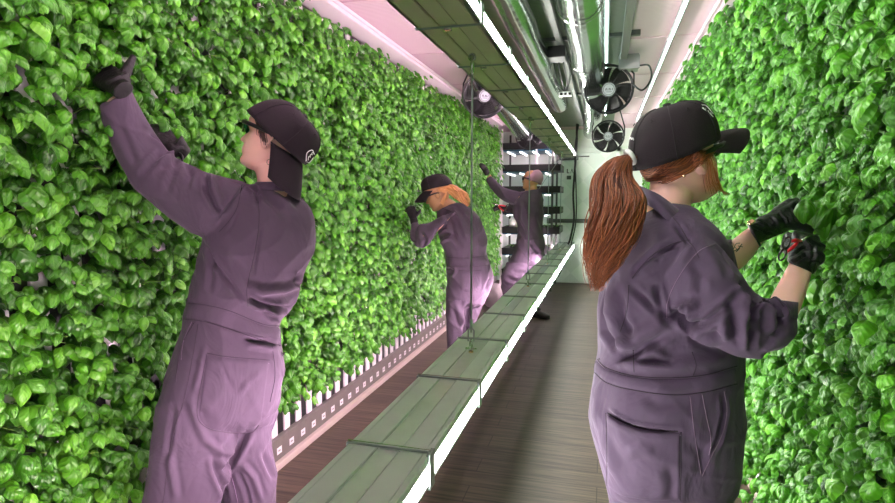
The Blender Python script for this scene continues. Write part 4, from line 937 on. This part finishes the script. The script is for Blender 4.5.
for a, mtc in ((farm, 1), (fup, 0)):
    s_ = a[-1]; s0 = a[-2]; bm = bmesh.new(); c0, a0, b0 = s_; d_ = (Vector(s0[0])-Vector(c0)).normalized()
    n = 36; R_ = []
    for h, k in ((-.002, 1.0), (-.002, 1.05), (.035, 1.06), (.036, 1.0)): R_.append([bm.verts.new(Vector(c0)+d_*h+Vector(a0)*k*math.cos(2*PI*i/n)+Vector(b0)*k*math.sin(2*PI*i/n)) for i in range(n)])
    for p_, q_ in zip(R_, R_[1:]):
        for i in range(n): bm.faces.new((p_[i], p_[(i+1) % n], q_[(i+1) % n], q_[i]))
    bmo('rolled_cuff', bm, M_CLOTH2, C2o, True)
cm2 = pose(at(677, 156, 1.44), comb(.93, .25, .25), comb(-.25, .95, -.16)); c2 = cap_obj(cm2, 1.12, W2, brimlen=.094, peak=-.20, hh=.112, sag=.62)
glasses(pose(at(679, 160, 1.44), f2, u2), 1.0, W2, M_LENS)
Kc2 = Caster(c2)
for pl in ([(700, 105), (706, 106), (713, 114)], [(702, 108), (708, 112), (713, 117)]): seam(Kc2, pl, .0013, M_WHITE, c2, 'badge')
for k in range(4): seam(Kc2, [(702.5+2.6*k, 106+2.2*k), (703.6+2.6*k, 108.5+2.0*k)], .0011, M_WHITE, c2, 'badge')
for k in range(3): seam(Kc2, [(628+2.1*k, 138.5+.6*k), (629+2*k, 136.8+.6*k), (629.8+2*k, 139+.7*k)], .0015, M_WHITE, c2, 'stitched_mark')
# hair: ponytail, side hair, loose strands
rnd = random.Random(21)
path = np.array([list(at(633, 158, 1.40))+[.012], list(at(622, 160, 1.39))+[.024], list(at(613, 178, 1.37))+[.044], list(at(618, 203, 1.32))+[.056], list(at(612, 232, 1.29))+[.050], list(at(604, 258, 1.29))+[.036], list(at(599, 276, 1.30))+[.022], list(at(596, 292, 1.30))+[.010]])
def pony(name, path, n, r, mt, parent, flat=.65, tangle=.25, rnd=rnd):
    P = cr(path, 8); bm = bmesh.new(); N = len(P); T0 = []; CT = [rnd.random() for _ in range(14)]
    for k in range(n):
        a = rnd.uniform(0, 2*PI); rad = math.sqrt(rnd.random()); ph = rnd.uniform(0, 6.28); tw = rnd.uniform(-.7, .7); cl = int(rnd.random()*14)
        e = int(N*rnd.uniform(.60, 1.0)); pts = []
        wv = rnd.uniform(.5, 1.0)*tangle; fq = rnd.uniform(.12, .22)
        for i in range(0, e):
            p = Vector(P[i][:3]); w_ = P[i][3]; t = i/N
            aa = a+tw*t+.25*math.sin(cl+6*t); rr = rad*(1+.18*math.sin(cl*1.7+7*t)*t)
            x = math.cos(aa)*rr+wv*math.sin(fq*i+ph)*t; y = math.sin(aa)*rr*flat+wv*.5*math.cos(fq*i+ph)*t
            pts.append(p+CR*x*w_+CF*y*w_+CU*(.004*math.sin(i*.4+ph)))
        if len(pts) > 5: tube(bm, pts, [r*rnd.uniform(.9, 1.1)*(1 if j < len(pts)*.7 else max(.25, 1-(j-len(pts)*.7)/(len(pts)*.32))) for j in range(len(pts))], 5); T0.append((len(bm.verts), min(1, max(0, .55*CT[cl]+.45*rnd.random()))))
    tintbm(bm, T0)
    return bmo(name, bm, mt, parent, True)
hair2 = pony('hair', path, 1150, .00125, M_HAIRR, W2, .62, .65)
bm = bmesh.new(); Pm = cr(path[:-2], 4); tube(bm, [tuple(p[:3]) for p in Pm], [p[3]*.5 for p in Pm], 16); bmo('hair_mass', bm, M_HAIRR, hair2, True)
surf_strands(KB2, [(712, 152), (700, 154), (685, 157), (665, 163), (650, 168)], [(650, 170), (645, 178), (640, 176), (638, 170), (636, 165)], 420, .0011, .006, M_HAIRR, hair2, 'side_hair', (2, 6), 1.6)
surf_strands(KB2, [(690, 155), (712, 152)], [(672, 170), (662, 182)], 160, .0010, .008, M_HAIRR, hair2, 'side_hair', (3, 2), 1.5)
bm = bmesh.new()
for k in range(26):
    x = rnd.gauss(0, 2.2); d_ = 1.375+rnd.gauss(0, .006)
    q = [at(704+x, 152, d_+.01), at(709+x*1.2, 165+rnd.gauss(0, 1), d_-.004), at(711+x*1.4, 180, d_), at(714+x*1.8+rnd.uniform(0, 6)*.6, 190+rnd.uniform(0, 5), d_+.01)]
    tube(bm, [tuple(p) for p in cr([list(p) for p in q], 5)], .0007, 4)
for k in range(12):
    q = [at(711, 158+k*.2, 1.38), at(716+rnd.gauss(0, .8), 175, 1.385), at(720+rnd.gauss(0, 1), 189, 1.40), at(726+rnd.gauss(0, 1.5), 194+rnd.gauss(0, 1), 1.42)]
    tube(bm, [tuple(p) for p in cr([list(p) for p in q], 5)], .0007, 4)
tintbm(bm, [(len(bm.verts), .8)])
bmo('loose_strands', bm, M_HAIRR, hair2, True)
bm = bmesh.new(); ring_tor(bm, at(630, 157, 1.40), comb(.8, .5, 0), .017, .0065, 24, 8); bmo('hair_tie', bm, M_WHITE, hair2, True)
bm = bmesh.new(); bmesh.ops.create_uvsphere(bm, u_segments=12, v_segments=8, radius=.0035)
for v in bm.verts: v.co += at(684, 176, 1.352)
bmo('earring', bm, M_GOLD, W2, True)
# tattoo on the far forearm
for k, pl in enumerate(([(733, 250), (736, 244), (740, 243)], [(734, 251), (738, 249), (742, 244)], [(736, 252), (740, 248)], [(738, 246), (743, 247)], [(735, 247), (738, 251)], [(731, 248), (734, 253)])): seam(KB2, pl, .0020, M_STRUT, B2, 'tattoo', off=-.0013)
# gloves
bm = bmesh.new(); hand_bm(bm, pose(at(808, 251, 1.415), comb(.30, .42, .80), comb(-.15, .80, -.55)), [(1.3, 1.4, .9), (1.3, 1.4, .9), (1.35, 1.4, .9), (1.4, 1.4, .9)], .9, 1.0, left=True, rad=1.2, thumbdir=(1, .05, -.35))
loft(bm, [psec(786, 260, 814, 274, 1.372, .040), psec(788, 252, 819, 265, 1.39, .038), psec(790, 242, 822, 254, 1.42, .034), psec(792, 231, 827, 246, 1.45, .036)], 22, 4, .2)
g1 = remeshed('glove', bm, .0028, 4, M_GLOVE, W2)
displace(g1, [([(793, 255), (803, 248), (815, 250)], -.003, .003), ([(795, 262), (806, 255), (818, 262)], -.003, .003), ([(800, 232), (808, 245), (822, 250)], .003, .004), ([(812, 240), (814, 256), (810, 268)], -.003, .004)], .0012, 3, 30)
bm = bmesh.new(); hand_bm(bm, pose(at(777, 219.5, 1.625), comb(.88, .40, .18), comb(-.35, .62, -.70)), [(.35, .5, .3), (.3, .5, .3), (.35, .5, .4), (.4, .5, .4)], .6, 1.08, left=False, rad=1.15)
loft(bm, [psec(747, 222, 759, 244, 1.605, .032), psec(756, 219, 766, 240, 1.61, .030), psec(768, 215, 778, 236, 1.62, .030), psec(782, 207, 793, 229, 1.63, .028), psec(797, 199, 806, 220, 1.64, .022)], 22, 4, .2)
g2 = remeshed('glove', bm, .0028, 4, M_GLOVE, W2)
displace(g2, [([(752, 226), (766, 232), (776, 234)], -.003, .003), ([(770, 216), (776, 222), (780, 232)], -.003, .003), ([(778, 210), (786, 218), (788, 226)], .003, .003), ([(787, 206), (794, 214), (795, 222)], -.003, .003), ([(756, 222), (768, 226)], .003, .003)], .0012, 5, 30)
for nm, q, mt in (('bracelet', (749, 223, 760, 245, 1.60), M_BLACK),):
    s_ = psec(*q, .031); n = 40; bm = bmesh.new(); tube(bm, [s_[0]+s_[1]*1.04*math.cos(2*PI*i/n)+s_[2]*1.04*math.sin(2*PI*i/n) for i in range(n+1)], .0035, 8); bmo(nm, bm, mt, W2, True)
bm = bmesh.new(); box(bm, -.009, .009, -.007, .007, -.003, .003, .002); Mw = pose(at(751.5, 222, 1.585), comb(.8, .5, 0), comb(-.4, .6, -.6))
for v in bm.verts: v.co = Mw @ v.co
bmo('bracelet_charm', bm, M_GOLD, W2, True)
scissors(at(800, 241, 1.375), comb(.80, .30, .35), comb(-.3, .7, -.45), .72, 'red handled scissors with black loop in the gloved hand by the right basil wall')
shoe('shoe', (at(641, 760, 1.46).x, at(641, 760, 1.46).y, 0), math.radians(20), W2); shoe('shoe', (at(702, 775, 1.38).x, at(702, 775, 1.38).y, 0), math.radians(15), W2)

# ---- worker 3, middle distance, bending towards the left wall
W3 = person((-.97, 4.15, 0), 'person with blond ponytail and black cap bending close to the left basil wall')
D = 4.3
tor3 = [psec(438, 206, 465, 204, D, .09), psec(437, 216, 475, 212, D, .14), psec(438, 230, 484, 227, D, .17), psec(441, 244, 487, 243, D, .16), psec(445, 256, 487, 255, D, .15), psec(446, 267, 491, 266, D, .155), psec(447, 279, 494, 278, D, .165), psec(446, 293, 490, 292, D, .155), psec(446, 304, 484, 304, D, .13)]
l3a = [psec(446, 300, 468, 300, 4.25, .09), psec(446, 325, 464, 326, 4.25, .08), psec(447, 352, 462, 353, 4.25, .07), psec(448, 374, 461, 375, 4.25, .065)]
l3b = [psec(462, 300, 485, 300, 4.4, .09), psec(460, 322, 477, 321, 4.4, .08), psec(460, 345, 473, 345, 4.4, .07), psec(460, 368, 472, 368, 4.4, .065)]
a3 = [psec(437, 232, 455, 212, 4.15, .08), psec(430, 242, 443, 216, 4.12, .08), psec(424, 248, 430, 222, 4.12, .065), psec(416, 246, 420, 224, 4.15, .055)]
a3b = [psec(411, 240, 424, 244, 4.16, .05), psec(410, 232, 421, 232, 4.2, .045), psec(411, 222, 419, 223, 4.25, .035)]
f3 = comb(-.90, -.42, .1); u3 = comb(-.42, .90, 0); H3 = pose(at(437, 194, 4.25), f3, u3)
bm = bmesh.new(); head_bm(bm, H3); loft(bm, [psec(432, 202, 445, 196, 4.26, .05), psec(438, 210, 456, 202, 4.28, .07)], 16, 4, .2)
for S, k in ((tor3[1:-2], .8), (l3a, .55), (l3b, .55), (a3, .7), (a3b, .7)): loft(bm, scale_secs(S, k), 16, 3, .2)
remeshed('body', bm, .005, 1, M_SKIN2, W3, .4)
F3 = [([(445, 212), (452, 225), (456, 245)], -.014, .016), ([(450, 206), (460, 220), (468, 245)], .012, .018), ([(433, 245), (440, 238), (450, 232)], -.022, .016), ([(440, 232), (455, 236), (462, 250)], -.012, .016), ([(446, 268), (452, 271), (449, 276)], -.02, .012), ([(485, 292), (488, 284), (491, 278)], -.014, .012), ([(455, 302), (462, 320), (468, 330)], .014, .018), ([(470, 300), (466, 318), (465, 345)], -.02, .018), ([(420, 232), (425, 240), (424, 248)], -.012, .014)]
C3o = cloth('coveralls', [(tor3, 2.2, .25), (l3a, 2.1, .05), (l3b, 2.1, .05), (a3, 2, .3), (a3b, 2, .1)], .0075, W3, M_CLOTH, F3, .004, 2.0, 4)
K3 = Caster(C3o)
patch(K3, [(447, 257), (465, 258), (487, 256)], [(447, 266), (466, 267), (490, 265)], 30, 4, .006, 0, M_CLOTH, C3o, 'waistband', (467, 261))
patch(K3, [(459, 270), (470, 271), (482, 270)], [(459, 290), (470, 293), (482, 289)], 12, 10, .005, 0, M_CLOTH, C3o, 'back_pocket')
for pl in ([(447, 257), (465, 258), (487, 256)], [(447, 266), (466, 267), (490, 265)], [(459, 270), (470, 271), (482, 270)], [(442, 208), (452, 212), (458, 216)], [(437, 232), (446, 222), (447, 208)]): seam(K3, pl, .002, M_SEAM, C3o, center=(467, 261))
c3 = cap_obj(pose(at(437.5, 190, 4.25), comb(-.90, -.36, .0), comb(-.36, .90, 0)), 1.08, W3, brimlen=.085, peak=.35, hh=.105)
glasses(H3, 1.0, W3, M_BLKG)
path = np.array([list(at(447, 187, 4.2))+[.03], list(at(452, 188.5, 4.19))+[.05], list(at(458, 193, 4.17))+[.062], list(at(463, 199, 4.16))+[.045], list(at(468, 206, 4.17))+[.015]])
h3 = pony('hair', path, 150, .005, M_HAIRY, W3, .7, .2)
bm = bmesh.new(); Pm = cr(path, 4); tube(bm, [tuple(p[:3]) for p in Pm], [p[3]*.6 for p in Pm], 12); bmo('hair_mass', bm, M_HAIRY, h3, True)
bm = bmesh.new()
for k in range(60):
    t = rnd.random(); q = [at(440+rnd.gauss(0, 1), 189+rnd.gauss(0, 1), 4.17), at(444+t*2, 190+rnd.gauss(0, 1.6), 4.165), at(448, 189, 4.19)] if k < 30 else [at(447, 189, 4.18), at(444+t*2, 196, 4.17), at(440+t*3, 203+t*2, 4.17)]
    tube(bm, [tuple(p) for p in cr([list(p) for p in q], 4)], .003, 4)
tintbm(bm, [(len(bm.verts), .6)])
bmo('side_hair', bm, M_HAIRY, h3, True)
bm = bmesh.new(); hand_bm(bm, pose(at(413, 217, 4.27), comb(-.25, .75, .45), comb(.2, .3, -.9)), [.7, .7, .8, .9], .3, 1.0, left=False, rad=1.15); loft(bm, [psec(410.5, 224, 419, 225, 4.25, .032), psec(410, 219, 417, 219, 4.26, .03)], 14, 3, .2)
remeshed('glove', bm, .0045, 3, M_GLOVEM, W3)
shoe('shoe', (at(455, 380, 4.25).x, at(455, 380, 4.25).y, 0), math.radians(150), W3); shoe('shoe', (at(466, 375, 4.4).x, at(466, 375, 4.4).y, 0), math.radians(150), W3)

# ---- worker 4, farthest, knitted cap, leaning back
W4 = person((-1.0, 6.6, 0), 'distant person in a pinkish knitted cap and dark glasses reaching up by the seedling rack')
D = 6.6
tor4 = [psec(518, 193, 541, 190, D, .09), psec(512, 201, 543, 200, D, .15), psec(513, 213, 544, 213, D, .17), psec(517, 226, 542, 226, D, .155), psec(517, 238, 544, 238, D, .16), psec(514, 250, 545, 250, D, .17), psec(509, 262, 541, 262, D, .16)]
l4a = [psec(506, 262, 530, 264, 6.55, .10), psec(501, 277, 524, 279, 6.5, .10), psec(502, 292, 520, 293, 6.5, .085), psec(504, 306, 516, 307, 6.5, .075)]
l4b = [psec(516, 258, 542, 258, 6.7, .10), psec(517, 276, 537, 276, 6.65, .09), psec(522, 294, 536, 294, 6.6, .08), psec(531, 309, 541, 310, 6.6, .07)]
a4 = [psec(513, 205, 522, 192, 6.55, .09), psec(503, 201, 510, 189, 6.6, .075), psec(495, 194, 502, 186, 6.7, .065), psec(488, 184, 495, 179, 6.8, .055), psec(486, 179, 492, 176, 6.85, .05)]
a4b = [psec(518, 216, 522, 200, 6.75, .08), psec(511, 214, 513, 203, 6.85, .06), psec(505, 212, 507, 206, 6.95, .05)]
f4 = comb(-.93, .12, .3); u4 = comb(.12, .98, 0); H4 = pose(at(531, 180, 6.62), f4, u4)
bm = bmesh.new(); head_bm(bm, H4); loft(bm, [psec(526, 186, 537, 186, 6.62, .055), psec(524, 194, 538, 194, 6.62, .07)], 16, 4, .2)
for S, k in ((tor4[:-1], .8), (l4a, .55), (l4b, .55), (a4, .7), (a4b, .7)): loft(bm, scale_secs(S, k), 16, 3, .2)
loft(bm, [psec(486.5, 178, 491, 174.5, 6.87, .03), psec(489, 182, 493, 179, 6.82, .03)], 12, 3, .2)
remeshed('body', bm, .006, 1, M_SKIN2, W4, .4)
C4o = cloth('coveralls', [(tor4, 2.2, .25), (l4a, 2.1, .05), (l4b, 2.1, .05), (a4, 2, .05), (a4b, 2, .1)], .009, W4, M_CLOTH, [([(524, 200), (526, 218), (534, 236)], -.02, .025), ([(530, 205), (536, 222), (541, 235)], .016, .025), ([(518, 205), (518, 222), (526, 236)], -.018, .02), ([(505, 277), (518, 282), (528, 276)], -.02, .02), ([(510, 268), (525, 270), (538, 262)], .014, .02), ([(528, 240), (536, 250), (543, 256)], -.014, .02)], .006, 5.0, 3)
K4 = Caster(C4o)
patch(K4, [(518, 236), (530, 238), (543, 236)], [(517, 240), (530, 242), (544, 240)], 16, 3, .008, 0, M_CLOTH, C4o, 'waistband', (530, 239))
bm = bmesh.new(); n = 30; rows = []
for i in range(12):
    ph = -.35+i/11*(PI/2+.35); rows.append([bm.verts.new(H4 @ Vector((-.030+.104*math.cos(t)*math.cos(ph)-.045*(math.sin(ph) if ph > 0 else 0), .092*math.sin(t)*math.cos(ph), .030+.098*math.sin(ph)-.045*(1-math.cos(t))*.5*math.cos(ph)+.002*math.sin(t*15)))) for t in [2*PI*k/n for k in range(n)]])
for p_, q_ in zip(rows, rows[1:]):
    for k in range(n): bm.faces.new((p_[k], p_[(k+1) % n], q_[(k+1) % n], q_[k]))
bmesh.ops.remove_doubles(bm, verts=bm.verts[:], dist=.0004); bmesh.ops.recalc_face_normals(bm, faces=bm.faces); bmesh.ops.solidify(bm, geom=bm.faces[:], thickness=.006)
bmo('knitted_cap', bm, M_BEAN, W4, True)
glasses(H4, 1.0, W4, M_BLKG)
bm = bmesh.new(); hand_bm(bm, pose(at(485.5, 171.5, 6.88), comb(-.45, .85, .2), comb(.5, .3, -.8)), [.5, .5, .6, .6], .3, 1.0, left=False, rad=1.2); loft(bm, [psec(485, 175, 490, 172, 6.87, .034), psec(483, 171, 488, 168, 6.88, .034)], 12, 3, .2)
remeshed('glove', bm, .005, 3, M_GLOVEM, W4)
bm = bmesh.new(); hand_bm(bm, pose(at(503, 207, 6.96), comb(-.9, .1, .2), comb(.1, .9, -.3)), [.7, .8, .8, .9], .3, 1.0, left=True, rad=1.2); remeshed('glove', bm, .005, 3, M_GLOVEM, W4)
scissors(at(498, 205.5, 6.9), comb(-.9, .4, 0), comb(.4, .9, 0), 1.5, 'red scissors held by the distant person in the knitted cap')
shoe('shoe', (at(508, 315, 6.5).x, at(508, 315, 6.5).y, 0), math.radians(170), W4); shoe('shoe', (at(537, 316, 6.6).x, at(537, 316, 6.6).y, 0), math.radians(-30), W4)

# ------------------------------------------------------------------ the basil plant being picked
e = empty('basil_plant', at(850, 235, 1.55), 'large leaved basil plant bulging over the black gloves at the right wall', 'plant')
tubeo('stem', [tuple(at(*q)) for q in ((868, 246, 1.70), (850, 222, 1.52), (832, 205, 1.50), (815, 201, 1.50))], .0028, M_STEM, e, 8)
for (b, tip, L, w_, ti, nrm, dr_) in (((817, 201, 1.49), (826, 243, 1.44), .115, .75, .55, (-.3, .5, -1), 1.2), ((806, 199, 1.48), (804, 222, 1.46), .075, 1.0, .5, (-.6, .5, -.8), 1.3), ((838, 205, 1.49), (852, 236, 1.44), .090, 1.05, .75, (.2, .5, -1), .9), ((834, 210, 1.47), (812, 232, 1.43), .10, .8, .42, (-.2, .9, -.7), 1.4),
                                     ((846, 212, 1.48), (876, 228, 1.45), .095, 1.05, .6, (.3, .9, -.6), 1.1), ((850, 205, 1.5), (868, 180, 1.5), .085, 1.0, .5, (.1, .3, -1), 1), ((842, 222, 1.47), (848, 262, 1.44), .10, .95, .45, (.2, .4, -1), 1.1), ((858, 228, 1.48), (882, 262, 1.44), .09, 1.1, .55, (.3, .6, -.8), 1.1)):
    p = at(*b); q = at(*tip); leaf_obj('leaf', p, q-p, comb(*nrm), L, w_, ti, e, dr_)
